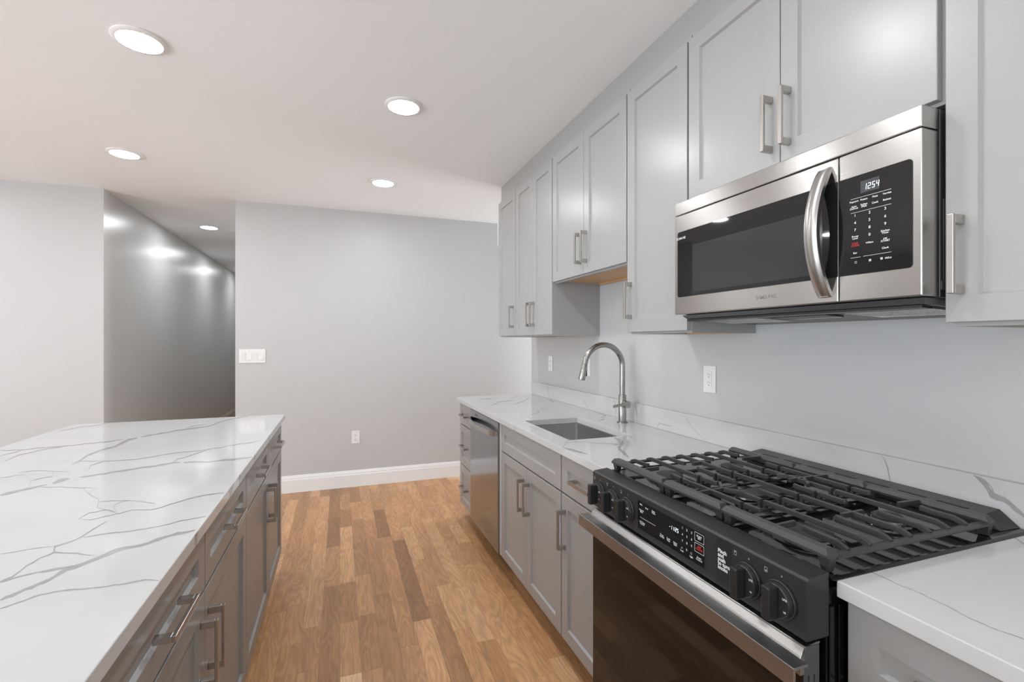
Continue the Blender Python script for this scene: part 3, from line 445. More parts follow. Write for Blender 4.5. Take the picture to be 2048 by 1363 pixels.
def outlet_back(x, z, label):
    y = YB - 0.0004
    t = thing('wall_outlet', (x, y, z), label, 'outlet')
    MB().box(x - 0.036, x + 0.036, y - 0.006, y, z - 0.059, z + 0.059).build('cover_plate', 'white', t, 0.002)
    r = MB(); s = r
    for dz in (0.021, -0.021):
        r.box(x - 0.017, x + 0.017, y - 0.0085, y - 0.006, z + dz - 0.015, z + dz + 0.015)
        for sx in (-0.0065, 0.0065): s.box(x + sx - 0.0012, x + sx + 0.0012, y - 0.0089, y - 0.0084, z + dz - 0.001, z + dz + 0.008, 1)
        s.cyl((x, y - 0.0089, z + dz - 0.007), 'y', 0.0026, 0.0005, 12, mi=1)
    r.build('receptacle', ['white', 'slot'], t)
outlet_back(0.136, 0.455, 'white duplex outlet low on the plain back wall above the baseboard')
y = YB - 0.0004; z = 1.2155; x0, x1 = -0.815, -0.612
t = thing('light_switch_panel', ((x0 + x1) / 2, y, z), 'white four-gang light switch plate on the back wall beside the hallway opening', 'light switch')
MB().box(x0, x1, y - 0.006, y, z - 0.060, z + 0.060).build('cover_plate', 'white', t, 0.002)
for i in range(4):
    cx = (x0 + x1) / 2 + (i - 1.5) * 0.0463
    up = 1 if i in (0, 2) else -1
    MB().prism([(y - 0.006, z - 0.033), (y - (0.012 if up < 0 else 0.007), z - 0.033), (y - 0.0085, z), (y - (0.012 if up > 0 else 0.007), z + 0.033), (y - 0.006, z + 0.033)], 'x', cx - 0.0165, cx + 0.0165).build('rocker_switch', 'white', t, 0.0008)

# ================================================================ CABINETS
def handle_v(parent, xf, sg, y, z0, z1):
    """bar pull, vertical, on a face at xf facing sg*X"""
    m = MB(); o = xf + sg * 0.030
    m.box(min(o, o + sg * 0.008), max(o, o + sg * 0.008), y - 0.006, y + 0.006, z0, z1)
    for zz in (z0, z1 - 0.018): m.box(min(xf + sg * 0.0003, o), max(xf + sg * 0.0003, o), y - 0.006, y + 0.006, zz, zz + 0.018)
    return m.build('handle', 'nickel', parent, 0.0012)
def handle_h(parent, xf, sg, yc, z, L=0.160):
    m = MB(); o = xf + sg * 0.030
    m.box(min(o, o + sg * 0.008), max(o, o + sg * 0.008), yc - L / 2, yc + L / 2, z - 0.006, z + 0.006)
    for yy in (yc - L / 2, yc + L / 2 - 0.018): m.box(min(xf + sg * 0.0003, o), max(xf + sg * 0.0003, o), yy, yy + 0.018, z - 0.006, z + 0.006)
    return m.build('handle', 'nickel', parent, 0.0012)
XD = 0.868   # base door face
G = 0.0015
def base_body(t, y0, y1, sg=-1, xf=XD, xb=1.468, open_top=False):
    a = xf - sg * 0.0195
    lo, hi = (min(a, xb), max(a, xb))
    m = MB()
    if open_top:   # four walls and a floor so that the sink bowl hangs inside
        m.box(lo, lo + 0.019, y0, y1, 0.114, 0.883); m.box(hi - 0.01, hi, y0, y1, 0.114, 0.883)
        m.box(lo + 0.019, hi - 0.01, y0, y0 + 0.016, 0.114, 0.883); m.box(lo + 0.019, hi - 0.01, y1 - 0.016, y1, 0.114, 0.883)
        m.box(lo + 0.019, hi - 0.01, y0 + 0.016, y1 - 0.016, 0.114, 0.13)
    else: m.box(lo, hi, y0, y1, 0.114, 0.883)
    m.build('body', 'cab', t)
    kx = xf - sg * 0.085
    MB().box(min(kx, xb), max(kx, xb), y0, y1, 0.0005, 0.1135).build('toe_kick', 'kick', t)
def door(t, y0, y1, z0, z1, xf=XD, sg=-1, name='door', hy=None, hz=None):
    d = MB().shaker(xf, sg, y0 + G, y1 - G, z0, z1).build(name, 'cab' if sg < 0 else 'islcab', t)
    if hy is not None: handle_v(d, xf, sg, hy, hz[0], hz[1])
    return d
def drawer(t, y0, y1, z0, z1, xf=XD, sg=-1, handle=True, rail=0.053, name='drawer'):
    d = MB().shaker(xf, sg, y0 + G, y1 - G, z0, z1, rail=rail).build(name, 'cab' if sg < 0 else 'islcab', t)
    if handle: handle_h(d, xf, sg, (y0 + y1) / 2, (z0 + z1) / 2)
    return d
BG = 'grey base cabinets along the right wall'
t = thing('drawer_base_cabinet', (1.16, 3.395, 0), 'grey three-drawer base cabinet at the far end of the right run', 'cabinet', BG)
base_body(t, 3.216, 3.572)
for z0, z1 in ((0.721, 0.872), (0.420, 0.713), (0.117, 0.412)): drawer(t, 3.219, 3.572, z0, z1)
t = thing('sink_base_cabinet', (1.16, 2.185, 0), 'grey sink base cabinet with two doors beside the dishwasher', 'cabinet', BG)
base_body(t, 1.794, 2.582, open_top=True)
drawer(t, 1.797, 2.579, 0.721, 0.872, handle=False, name='false_drawer_front')
door(t, 1.797, 2.187, 0.117, 0.713, hy=2.150, hz=(0.493, 0.655))
door(t, 2.187, 2.579, 0.117, 0.713, hy=2.222, hz=(0.493, 0.655))
t = thing('base_cabinet', (1.16, 1.59, 0), 'grey base cabinet with one drawer over one door, far side of the range', 'cabinet', BG)
base_body(t, 1.376, 1.792)
drawer(t, 1.376, 1.791, 0.721, 0.872); door(t, 1.376, 1.791, 0.117, 0.713, hy=1.757, hz=(0.493, 0.655))
t = thing('base_cabinet', (1.16, 0.41, 0), 'grey base cabinet on the near side of the range, only its drawer corner showing', 'cabinet', BG)
base_body(t, 0.226, 0.604)
drawer(t, 0.226, 0.606, 0.721, 0.872); door(t, 0.226, 0.606, 0.117, 0.713, hy=0.26, hz=(0.493, 0.655))

# ---- dishwasher
t = thing('dishwasher', (1.16, 2.90, 0), 'stainless steel dishwasher with a bowed handle between grey cabinets', 'dishwasher')
MB().box(0.895, 1.46, 2.606, 3.210, 0.11, 0.878).build('tub', 'dgrey', t)
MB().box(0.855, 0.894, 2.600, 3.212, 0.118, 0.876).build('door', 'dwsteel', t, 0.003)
m = MB(); n = 18
pts = []
for i in range(n + 1):
    q = i / n; yy = 2.610 + 0.592 * q; b = math.sin(PI * q) ** 0.55
    pts.append((0.850 - 0.045 * b, yy))
for i in range(n):
    (xa, ya), (xb_, yb_) = pts[i], pts[i + 1]
    za = 0.792 ; zb = 0.822
    m.add([(xa, ya, za), (xa + 0.011, ya, za), (xa + 0.011, ya, zb), (xa, ya, zb), (xb_, yb_, za), (xb_ + 0.011, yb_, za), (xb_ + 0.011, yb_, zb), (xb_, yb_, zb)],
          [(0, 1, 5, 4), (1, 2, 6, 5), (2, 3, 7, 6), (3, 0, 4, 7)] + ([(0, 3, 2, 1)] if i == 0 else []) + ([(4, 5, 6, 7)] if i == n - 1 else []))
m.box(0.845, 0.856, 2.606, 2.622, 0.792, 0.822).box(0.845, 0.856, 3.190, 3.206, 0.792, 0.822)
m.build('handle', 'steel', t, smooth=True)
m = MB()
for i in range(3): m.box(0.8546, 0.8552, 3.03, 3.095, 0.856 - i * 0.006, 0.859 - i * 0.006)
m.build('vent_slots', 'slot', t)
MB().box(0.95, 1.46, 2.606, 3.210, 0.0005, 0.108).build('toe_kick', 'plastic', t)
tag(MB().box(0.868, 0.885, 2.5835, 2.5985, 0.117, 0.878).build('filler_strip', 'trim'), 'narrow pale filler strip between the dishwasher and the sink cabinet', 'filler strip')

# ---- countertops
def slab(name, x0, x1, y0, y1, z0, z1, hole=None):
    m = MB()
    if hole is None: m.box(x0, x1, y0, y1, z0, z1); return m
    hx0, hx1, hy0, hy1 = hole; xs = [x0, hx0, hx1, x1]; ys = [y0, hy0, hy1, y1]
    vs = [(x, y, z) for z in (z0, z1) for y in ys for x in xs]
    I = lambda i, j, k: k * 16 + j * 4 + i; fs = []
    for i in range(3):
        for j in range(3):
            if i == 1 and j == 1: continue
            for k in (0, 1): fs.append((I(i, j, k), I(i + 1, j, k), I(i + 1, j + 1, k), I(i, j + 1, k)))
    for i in range(3):
        fs.append((I(i, 0, 0), I(i + 1, 0, 0), I(i + 1, 0, 1), I(i, 0, 1))); fs.append((I(i, 3, 0), I(i + 1, 3, 0), I(i + 1, 3, 1), I(i, 3, 1)))
        fs.append((I(0, i, 0), I(0, i + 1, 0), I(0, i + 1, 1), I(0, i, 1))); fs.append((I(3, i, 0), I(3, i + 1, 0), I(3, i + 1, 1), I(3, i, 1)))
    fs += [(I(1, 1, 0), I(2, 1, 0), I(2, 1, 1), I(1, 1, 1)), (I(1, 2, 0), I(2, 2, 0), I(2, 2, 1), I(1, 2, 1)),
           (I(1, 1, 0), I(1, 2, 0), I(1, 2, 1), I(1, 1, 1)), (I(2, 1, 0), I(2, 2, 0), I(2, 2, 1), I(2, 1, 1))]
    m.add(vs, fs); return m
def ribbons(m, rbs, kind, pos, ylim=None):
    for rb in rbs:
        vs = []
        for (a, b, c_, d) in rb:
            if kind == 'z': vs += [(a, b, pos), (c_, d, pos)]
            else: vs += [(pos, a, b), (pos, c_, d)]
        if kind == 'z' and ylim and not (ylim[0] <= rb[0][1] <= ylim[1]): continue
        m.add(vs, [(2 * i, 2 * i + 1, 2 * i + 3, 2 * i + 2) for i in range(len(rb) - 1)], 1)
        pos += 0.00002 if kind == 'z' else -0.00002
ZT = 0.914; XE = 0.844
m = slab('countertop', XE, 1.4895, 1.3745, 3.602, 0.884, ZT, (0.943, 1.262, 1.862, 2.402)); ribbons(m, VC, 'z', ZT + 0.0002, (1.374, 3.7))
m.add([(XE - 0.0002, 2.290, 0.914), (XE - 0.0002, 2.283, 0.914), (XE - 0.0002, 2.286, 0.884), (XE - 0.0002, 2.291, 0.884)], [(0, 1, 2, 3)], 1)
tag(m.build('countertop', ['quartz', 'vein'], None, 0.002), 'white veined quartz countertop with the sink cutout on the far side of the range', 'countertop')
m = slab('countertop', XE, 1.4895, 0.222, 0.608, 0.884, ZT); ribbons(m, VC, 'z', ZT + 0.0002, (0.1, 0.7))
tag(m.build('countertop', ['quartz', 'vein'], None, 0.002), 'white veined quartz countertop piece on the near side of the range', 'countertop')
m = MB().box(1.4712, 1.48995, 0.222, 3.602, ZT + 0.0003, 1.0165); ribbons(m, VS, 'x', 1.4709)
tag(m.build('backsplash', ['quartz', 'vein'], None, 0.0015), 'low white veined quartz backsplash strip along the right wall', 'backsplash')
m = slab('island', -1.300, -0.3045, -0.28, 3.090, 0.884, ZT); ribbons(m, VI, 'z', ZT + 0.0002)
for k_ in (0, 3, 4): ribbons(m, [[(x0_, y0_ - 1.15, x1_, y1_ - 1.15) for (x0_, y0_, x1_, y1_) in VI[k_] if y0_ < 1.7 and y1_ < 1.7]], 'z', ZT + 0.0007)
for (ya, yb, yc_, yd) in ((1.585, 1.655, 1.62, 1.60), (1.735, 1.755, 1.742, 1.738), (1.235, 1.262, 1.25, 1.243), (2.415, 2.445, 2.43, 2.425), (2.02, 2.04, 2.03, 2.028)):
    xx = -0.3043
    m.add([(xx, ya, 0.9138), (xx, yb, 0.9138), (xx, yc_ + 0.003, 0.886), (xx, yd - 0.003, 0.886)], [(0, 1, 2, 3)], 1)
tag(m.build('island_countertop', ['quartz', 'vein'], None, 0.002), 'large white quartz island top with long grey veins', 'countertop')

# ---- sink
t = thing('kitchen_sink', (1.10, 2.13, 0.883), 'undermount stainless steel single-bowl sink set in the white countertop', 'sink')
a0, a1, b0, b1, zt, zb = 0.946, 1.259, 1.866, 2.398, 0.8835, 0.66
def rrect(x0, x1, y0, y1, r, n=6):
    out = []
    for cx, cy, st in ((x1 - r, y1 - r, 0), (x0 + r, y1 - r, 90), (x0 + r, y0 + r, 180), (x1 - r, y0 + r, 270)):
        for i in range(n + 1):
            a = math.radians(st + 90 * i / n); out.append((cx + r * math.cos(a), cy + r * math.sin(a)))
    return out
def loft(m, loops, mi=0, close_last=True, close_first=False):
    n = len(loops[0]); base = len(m.v)
    vs = sum([list(l) for l in loops], []); fs = []
    for k in range(len(loops) - 1):
        for i in range(n): fs.append((k * n + i, k * n + (i + 1) % n, (k + 1) * n + (i + 1) % n, (k + 1) * n + i))
    if close_last: fs.append(tuple((len(loops) - 1) * n + i for i in range(n)))
    if close_first: fs.append(tuple(range(n))[::-1])
    m.add(vs, fs, mi)
m = MB(); L = []
for (ins, z_, r) in ((-0.0025, zt - 0.001, 0.012), (0, zt - 0.001, 0.012), (0, zb + 0.012, 0.012), (0.004, zb + 0.004, 0.012), (0.012, zb, 0.012)):
    L.append([(x, y, z_) for x, y in rrect(a0 + ins, a1 - ins, b0 + ins, b1 - ins, r)])
for (ins, z_, r) in ((0.012, zb - 0.002, 0.012), (-0.0025, zb - 0.002, 0.012), (-0.0025, zt - 0.001, 0.012)):
    pass
loft(m, L); o = m.build('bowl', 'sinksteel', t, smooth=True)
so = o.modifiers.new('thickness', 'SOLIDIFY'); so.thickness = 0.0015; so.offset = 1
MB().lathe((1.10, 2.13, zb), [(0.045, 0.0004), (0.045, 0.003), (0.036, 0.004), (0.034, 0.001)]).build('drain', 'steel', t, smooth=True)

# ---- faucet
fx, fy = 1.405, 2.165
t = thing('kitchen_faucet', (fx, fy, ZT), 'brushed nickel gooseneck pull-down faucet behind the sink', 'faucet')
MB().lathe((fx, fy, ZT), [(0.029, 0.0004), (0.029, 0.005), (0.024, 0.008), (0.0235, 0.009)], 48).build('base_ring', 'faucet', t, smooth=True)
MB().lathe((fx, fy, ZT), [(0.0205, 0.0095), (0.0205, 0.146), (0.0195, 0.1475)], 48).build('body', 'faucet', t, smooth=True)
R_ = 0.112; zc = 1.326 - R_
pts = [(fx, fy, 1.062), (fx, fy, 1.11), (fx, fy, 1.16)]
for i in range(0, 25):
    a = math.radians(167 * i / 24); pts.append((fx - R_ + R_ * math.cos(a), fy, zc + R_ * math.sin(a)))
ex, ez = pts[-1][0], pts[-1][2]; dx, dz = -math.sin(math.radians(167 - 90) + PI / 2) , 0
ta = math.radians(167); tx, tz = -math.sin(ta), math.cos(ta)
pts.append((ex + tx * 0.012, fy, ez + tz * 0.012))
MB().tube(pts, 0.0143, 24).build('spout', 'faucet', t, smooth=True)
q = Vector((ex + tx * 0.013, fy, ez + tz * 0.013)); dv = Vector((tx, 0, tz))
MB().tube([q, q + dv * 0.004, q + dv * 0.03, q + dv * 0.078, q + dv * 0.082], [0.0146, 0.0155, 0.0165, 0.0178, 0.0165], 28).build('spray_head', 'faucet', t, smooth=True)
sd = q + dv * 0.04
MB().box(sd.x + 0.013, sd.x + 0.0205, fy - 0.006, fy + 0.006, sd.z - 0.022, sd.z + 0.016).build('spray_button', 'plastic', t, 0.002)
MB().cyl((fx, fy - 0.019, 1.016), 'y', 0.0185, -0.034, 32).build('valve_cylinder', 'faucet', t, 0.0012, smooth=True)
MB().bar([(fx + 0.004, fy - 0.048, 1.021), (fx - 0.05, fy - 0.050, 1.014), (fx - 0.088, fy - 0.052, 1.010)], 0.008, 0.014).build('lever', 'faucet', t, 0.0015)

# ---- upper cabinets
XU = 1.170; ZD1 = 2.418
UG = 'grey wall cabinets on the right wall'
def upper(label, y0, y1, z0, doors, hand, ply=True):
    t = thing('wall_cabinet', (1.34, (y0 + y1) / 2, z0 - 0.010), label, 'cabinet', UG)
    zb_ = z0 - 0.008; m = MB(); x0, x1 = 1.1895, 1.4895; w = 0.016
    a, b = y0 + 0.0008, y1 - 0.0008
    m.box(x0, x0 + 0.019, a, b, zb_, 2.445); m.box(x0 + 0.019, x1, a, a + w, zb_, 2.445); m.box(x0 + 0.019, x1, b - w, b, zb_, 2.445)
    m.box(x1 - 0.014, x1, a + w, b - w, zb_, 2.445); m.box(x0 + 0.019, x1 - 0.014, a + w, b - w, 2.43, 2.445)
    m.build('body', 'cab', t)
    p = MB().box(x0 + 0.0195, x1 - 0.0145, a + w + 0.0005, b - w - 0.0005, zb_ + 0.012, zb_ + 0.022)
    p.box(x0 + 0.0195, x1 - 0.0145, a + w + 0.0005, a + w + 0.004, zb_ + 0.0003, zb_ + 0.0118).box(x1 - 0.019, x1 - 0.0145, a + w + 0.0045, b - w - 0.0045, zb_ + 0.0003, zb_ + 0.0118)
    p.build('bottom_panel', 'ply', t)
    for (d0, d1), hy in zip(doors, hand):
        door(t, d0, d1, z0, ZD1, xf=XU, hy=hy, hz=(z0 + 0.052, z0 + 0.212) if z0 > 1.6 and z0 < 1.7 else ((1.887, 2.047) if z0 > 1.7 else (1.440, 1.597)))
    return t
upper('tall narrow grey wall cabinet at the far end of the run', 3.160, 3.544, 1.384, [(3.162, 3.542)], [3.198])
upper('tall grey two-door wall cabinet next to the far end of the run', 2.540, 3.158, 1.384, [(2.542, 2.842), (2.842, 3.156)], [2.812, 2.872])
upper('shorter grey two-door wall cabinet above the sink with an orange plywood underside', 1.770, 2.538, 1.690, [(1.772, 2.158), (2.158, 2.536)], [2.126, 2.188])
upper('tall single-door grey wall cabinet between the sink cabinet and the microwave', 1.385, 1.768, 1.384, [(1.387, 1.766)], [1.736])
upper('short grey two-door wall cabinet directly above the microwave', 0.620, 1.383, 1.849, [(0.628, 1.005), (1.005, 1.381)], [0.975, 1.034])
upper('tall grey wall cabinet on the near side of the microwave, cut by the frame', 0.232, 0.6185, 1.384, [(0.234, 0.6165)], [0.588])
tag(MB().box(1.1920, 1.4895, 0.232, 3.538, 2.4455, ZC - 0.0005).build('cabinet_top_filler', 'cab'), 'plain grey filler panel closing the gap between the wall cabinets and the ceiling', 'filler panel')

# ---- island cabinets
XI = -0.322
IG = 'grey cabinets under the island top'
def island_cab(label, y0, ym, y1):
    t = thing('island_cabinet', (-0.66, (y0 + y1) / 2, 0), label, 'cabinet', IG)
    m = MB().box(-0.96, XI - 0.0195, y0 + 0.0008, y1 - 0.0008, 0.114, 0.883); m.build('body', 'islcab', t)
    MB().box(-0.96, XI - 0.085, y0 + 0.0008, y1 - 0.0008, 0.0005, 0.1135).build('toe_kick', 'kick', t)
    for a, b in ((y0, ym), (ym, y1)):
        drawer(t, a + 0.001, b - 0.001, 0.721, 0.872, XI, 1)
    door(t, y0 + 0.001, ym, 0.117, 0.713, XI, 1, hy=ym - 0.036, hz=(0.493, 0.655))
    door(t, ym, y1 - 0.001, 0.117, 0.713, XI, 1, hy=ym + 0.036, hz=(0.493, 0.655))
island_cab('grey two-door two-drawer island cabinet at the far end of the island', 1.962, 2.530, 3.070)
island_cab('grey two-door two-drawer island cabinet in the middle of the island, nearest one showing handles', 0.832, 1.397, 1.960)
island_cab('grey island cabinet at the near end, under the corner of the island top', -0.262, 0.284, 0.830)

# ================================================================ MICROWAVE
XM = 1.112; RT = (0, -1, 0); UP = (0, 0, 1)
t = thing('microwave', (1.30, 1.003, 1.395), 'stainless over-the-range microwave with a black glass front, mounted under the short cabinet', 'microwave')
MB().box(1.166, 1.485, 0.6215, 1.3815, 1.436, 1.826).build('case', 'plastic', t, 0.002)
MB().box(XM, 1.1655, 0.6235, 1.3815, 1.783, 1.8275).build('top_trim', 'steel', t, 0.0025)
dr = MB().box(XM, 1.1655, 0.7965, 1.3815, 1.4385, 1.7805).build('door', 'steel', t, 0.0025)
cp = MB().box(XM, 1.1655, 0.6235, 0.7945, 1.4385, 1.7805).build('control_panel', 'steel', t, 0.0025)
def glassplate(y0, y1, z0, z1, r, round_hi, round_lo, x0, x1):
    pts = []; n = 6
    def arc(cy, cz, s_):
        for i in range(n + 1):
            a = math.radians(s_ + 90 * i / n); pts.append((cy + r * math.cos(a), cz + r * math.sin(a)))
    if round_hi: arc(y1 - r, z1 - r, 0)
    else: pts.append((y1, z1))
    if round_lo: arc(y0 + r, z1 - r, 90); arc(y0 + r, z0 + r, 180)
    else: pts.append((y0, z1)); pts.append((y0, z0))
    if round_hi: arc(y1 - r, z0 + r, 270)
    else: pts.append((y1, z0))
    return MB().prism(pts, 'x', x0, x1)
glassplate(0.7975, 1.3655, 1.498, 1.7235, 0.008, True, False, XM - 0.0015, XM + 0.0005).build('door_glass', 'glass', dr)
MB().box(XM - 0.0018, XM - 0.0014, 0.835, 1.290, 1.510, 1.668).build('door_window', 'window_in', dr)
m = MB(); text_into(m, 'SCAN ME', 0.011, (XM - 0.0020, 1.347, 1.7005), RT, UP, bold=0.0002); m.build('sticker_lettering', 'ink', dr)
glassplate(0.6405, 0.7940, 1.498, 1.7235, 0.008, False, True, XM - 0.0015, XM + 0.0005).build('control_glass', 'glass', cp)
x_ = XM - 0.0017
MB().add([(x_, 0.744, 1.6805), (x_, 0.704, 1.6805), (x_, 0.704, 1.7075), (x_, 0.744, 1.7075)], [(0, 1, 2, 3)]).build('display', 'disp', cp)
m = MB(); digits_into(m, '1254', x_ - 0.0003, 0.7375, 1.686, 0.0062, 0.0135, 0.0026, 0.0016); m.build('display_digits', 'digits', cp)
m = MB(); xt = x_ - 0.0001
def ln(m, y0, y1, z, w=0.0007, x=None):
    x = xt if x is None else x
    m.add([(x, y0, z - w / 2), (x, y1, z - w / 2), (x, y1, z + w / 2), (x, y0, z + w / 2)], [(0, 1, 2, 3)])
ln(m, 0.766, 0.680, 1.672); ln(m, 0.766, 0.680, 1.640); ln(m, 0.766, 0.7435, 1.537); ln(m, 0.738, 0.680, 1.537)
def tx(b, y, z, s=0.0058, mm=None, x=None, al='CENTER', bold=0.00012, spc=0.8):
    text_into(mm if mm is not None else m, b, s, (xt if x is None else x, y, z), RT, UP, align=al, bold=bold, spacing=spc)
for b, y, z in (('Popcorn', .7585, .6655), ('Potato', .7365, .6655), ('Pizza', .713, .6655), ('Veggies', .6885, .6655),
                ('Auto\nDefrost', .7585, .6520), ('Soften\n/Melt', .7365, .6520), ('Cook', .713, .6520), ('Reheat', .6885, .6520),
                ('Power\nLevel', .756, .5830), ('+30sec', .7245, .5660), ('Kitchen\nTimer', .692, .5830), ('OK\n/START', .692, .5655), ('Eco', .756, .5475), ('Clock', .692, .5480), ('Hi/Lo', .686, .5255)):
    tx(b, y, 1 + z)
for i, ch in enumerate('123456789'):
    tx(ch, (.756, .7245, .692)[i % 3], 1.633 - 0.0165 * (i // 3), 0.0088)
tx('0', .7245, 1.5835, 0.0088)
def ringmark(m, y, z, r, x, w=0.0006, n=12):
    for i in range(n):
        a, b = 2 * PI * i / n, 2 * PI * (i + 1) / n
        m.add([(x, y + math.cos(a) * r, z + math.sin(a) * r), (x, y + math.cos(b) * r, z + math.sin(b) * r), (x, y + math.cos(b) * (r - w), z + math.sin(b) * (r - w)), (x, y + math.cos(a) * (r - w), z + math.sin(a) * (r - w))], [(0, 1, 2, 3)])
ringmark(m, .7545, 1.526, 0.0026, xt)
for cy in (.7235, .6995):
    for k in range(4):
        a = k * PI / 2 + 0.5; ringmark(m, cy + 0.0018 * math.cos(a), 1.526 + 0.0018 * math.sin(a), 0.0014, xt, 0.0008, 8)
m.build('keypad_lettering', 'ink', cp)
m = MB(); tx('STOP\n/CLEAR', .756, 1.5665, 0.0058, m); m.build('stop_lettering', 'redink', cp)
m = MB(); text_into(m, 'SAMSUNG', 0.0145, (XM - 0.0003, 1.001, 1.468), RT, UP, bold=0.0003); o = m.build('maker_lettering', 'logo', dr)
# bowed handle
m = MB(); n = 28; ya, yb_ = 0.812, 0.846; z0, z1 = 1.452, 1.765
def hx(q, off): return XM - 0.004 - 0.050 * (math.sin(PI * q) ** 0.8) + off
for i in range(n):
    q0, q1 = i / n, (i + 1) / n; za, zb_ = z0 + (z1 - z0) * q0, z0 + (z1 - z0) * q1
    ins = 0.004
    A = [(hx(q0, 0.013), ya, za), (hx(q0, 0.003), ya, za), (hx(q0, 0), ya + ins, za), (hx(q0, 0), yb_ - ins, za), (hx(q0, 0.003), yb_, za), (hx(q0, 0.013), yb_, za)]
    B = [(hx(q1, 0.013), ya, zb_), (hx(q1, 0.003), ya, zb_), (hx(q1, 0), ya + ins, zb_), (hx(q1, 0), yb_ - ins, zb_), (hx(q1, 0.003), yb_, zb_), (hx(q1, 0.013), yb_, zb_)]
    if i == 0: m.v += A
    base = len(m.v) - 6; m.v += B
    for k in range(6): m.f.append([base + k, base + (k + 1) % 6, base + 6 + (k + 1) % 6, base + 6 + k]); m.mi.append(0)
m.f.append(list(range(len(m.v) - 6, len(m.v)))); m.mi.append(0); m.f.append([5, 4, 3, 2, 1, 0]); m.mi.append(0)
m.box(XM - 0.006, XM - 0.0003, ya + 0.006, yb_ - 0.006, z0 + 0.001, z0 + 0.016).box(XM - 0.006, XM - 0.0003, ya + 0.006, yb_ - 0.006, z1 - 0.016, z1 - 0.001)
m.build('handle', 'steel', dr, smooth=True)
# underside: sloped pan with grease filters and lamp lens
def zpl(x): return 1.422 - (x - 1.16) * 0.05
m = MB()
loft(m, [[(1.135, 0.632, 1.4358), (1.482, 0.632, 1.4358), (1.482, 1.372, 1.4358), (1.135, 1.372, 1.4358)],
         [(1.150, 0.640, 1.4235), (1.470, 0.640, zpl(1.47)), (1.470, 1.368, zpl(1.47)), (1.150, 1.366, 1.4235)]])
un = m.build('underside_pan', 'dgrey', t, 0.0015)
def tiltbox(m, xa, xb, ya, yb2, d0, d1):
    m.add([(x, y, zpl(x) - d) for d in (d0, d1) for (x, y) in ((xa, ya), (xb, ya), (xb, yb2), (xa, yb2))], [(0, 1, 2, 3), (4, 5, 6, 7), (0, 1, 5, 4), (1, 2, 6, 5), (2, 3, 7, 6), (3, 0, 4, 7)])
tiltbox_b = MB(); tiltbox(tiltbox_b, 1.150, 1.185, 0.645, 1.362, 0.0005, 0.006); tiltbox_b.build('front_lip', 'plastic', un)
for a, b in ((0.660, 0.845), (1.125, 1.345)):
    m = MB(); tiltbox(m, 1.212, 1.345, a, b, 0.0004, 0.0025); m.build('grease_filter', 'filter', un)
    f = MB(); e = 0.005
    tiltbox(f, 1.212 - e, 1.345 + e, a - e, a - 0.0003, 0.0004, 0.004); tiltbox(f, 1.212 - e, 1.345 + e, b + 0.0003, b + e, 0.0004, 0.004)
    tiltbox(f, 1.212 - e, 1.2117, a, b, 0.0004, 0.004); tiltbox(f, 1.3453, 1.345 + e, a, b, 0.0004, 0.004)
    f.build('filter_frame', 'alu', un)
m = MB(); tiltbox(m, 1.215, 1.285, 0.905, 1.075, 0.0004, 0.0045); m.build('lamp_housing', 'plastic', un)
m = MB(); tiltbox(m, 1.290, 1.312, 0.930, 1.060, 0.0004, 0.003); m.build('lamp_lens', 'white', un)
m = MB()
m.box(1.175, 1.235, 0.6203, 0.6213, 1.470, 1.640).box(1.168, 1.18, 0.6203, 0.6213, 1.452, 1.470)
m.build('side_vent', 'dgrey', t)

# ================================================================ RANGE
YA, YZ = 0.613, 1.371; XP = 0.778
t = thing('gas_range', (1.12, 0.992, 0), 'black and stainless slide-in gas range with cast iron grates and front knobs', 'range')
MB().box(0.835, 1.455, 0.620, 1.364, 0.02, 0.9130).build('body', 'black', t, 0.002)
for yy in (0.6185, 1.3645):
    s_ = -1 if yy < 1 else 1; m = MB()
    for xx in (0.838, 0.862, 0.886): m.box(xx, xx + 0.012, min(yy, yy + s_ * 0.0030), max(yy, yy + s_ * 0.0030), 0.10, 0.862)
    m.build('side_ribbing', 'black', t, 0.001)
for yy in (0.68, 1.30):
    for xx in (0.88, 1.40): MB().cyl((xx, yy, 0.0004), 'z', 0.018, 0.0192, 16).build('foot', 'plastic', t)
pn = MB().prism([(XP, 0.812), (XP, 0.9195), (XP + 0.004, 0.9235), (XP + 0.052, 0.9275), (XP + 0.0545, 0.9275), (XP + 0.0545, 0.812)], 'y', YA, YZ).build('control_panel', 'satin', t, 0.0012)
XG = XP - 0.0006
MB().add([(XG, 1.121, 0.829), (XG, 0.865, 0.830), (XG, 0.865, 0.9055), (XG, 1.121, 0.9055)], [(0, 1, 2, 3)]).build('touch_display', 'glass', pn)
m = MB(); xt2 = XG - 0.0003
def T2(b, y, z, s=0.0060, mm=None, al='CENTER', bold=0.00015, spc=0.8): text_into(mm if mm is not None else m, b, s, (xt2, y, z), RT, UP, align=al, bold=bold, spacing=spc)
for b, y, z in (('Bake', 1.1053, .8975), ('Broil', 1.0799, .8945), ('Keep\nWarm', 1.0507, .8940), ('Convect\nBake', 1.1038, .8800),
                ('Self Clean\nHold 3s', 1.1000, .8478), ('Timer\nOn/Off', 1.0161, .8457), ('Cook\nTime', .9902, .8462), ('Delay\nStart', .9642, .8457),
                ('Lock', .9397, .8395), ('Light', .9072, .8385), ('Smart\nControl', .8814, .8440), ('START\n/SET', .881, .8928)): T2(b, y, z)
for i, ch in enumerate('123456789'): T2(ch, (.9381, .9224, .9063)[i % 3], .895 - .0155 * (i // 3), .0078)
T2('0', .9232, .848, .0078)
ln(m, 1.111, 1.0417, .862, 0.0008, xt2)
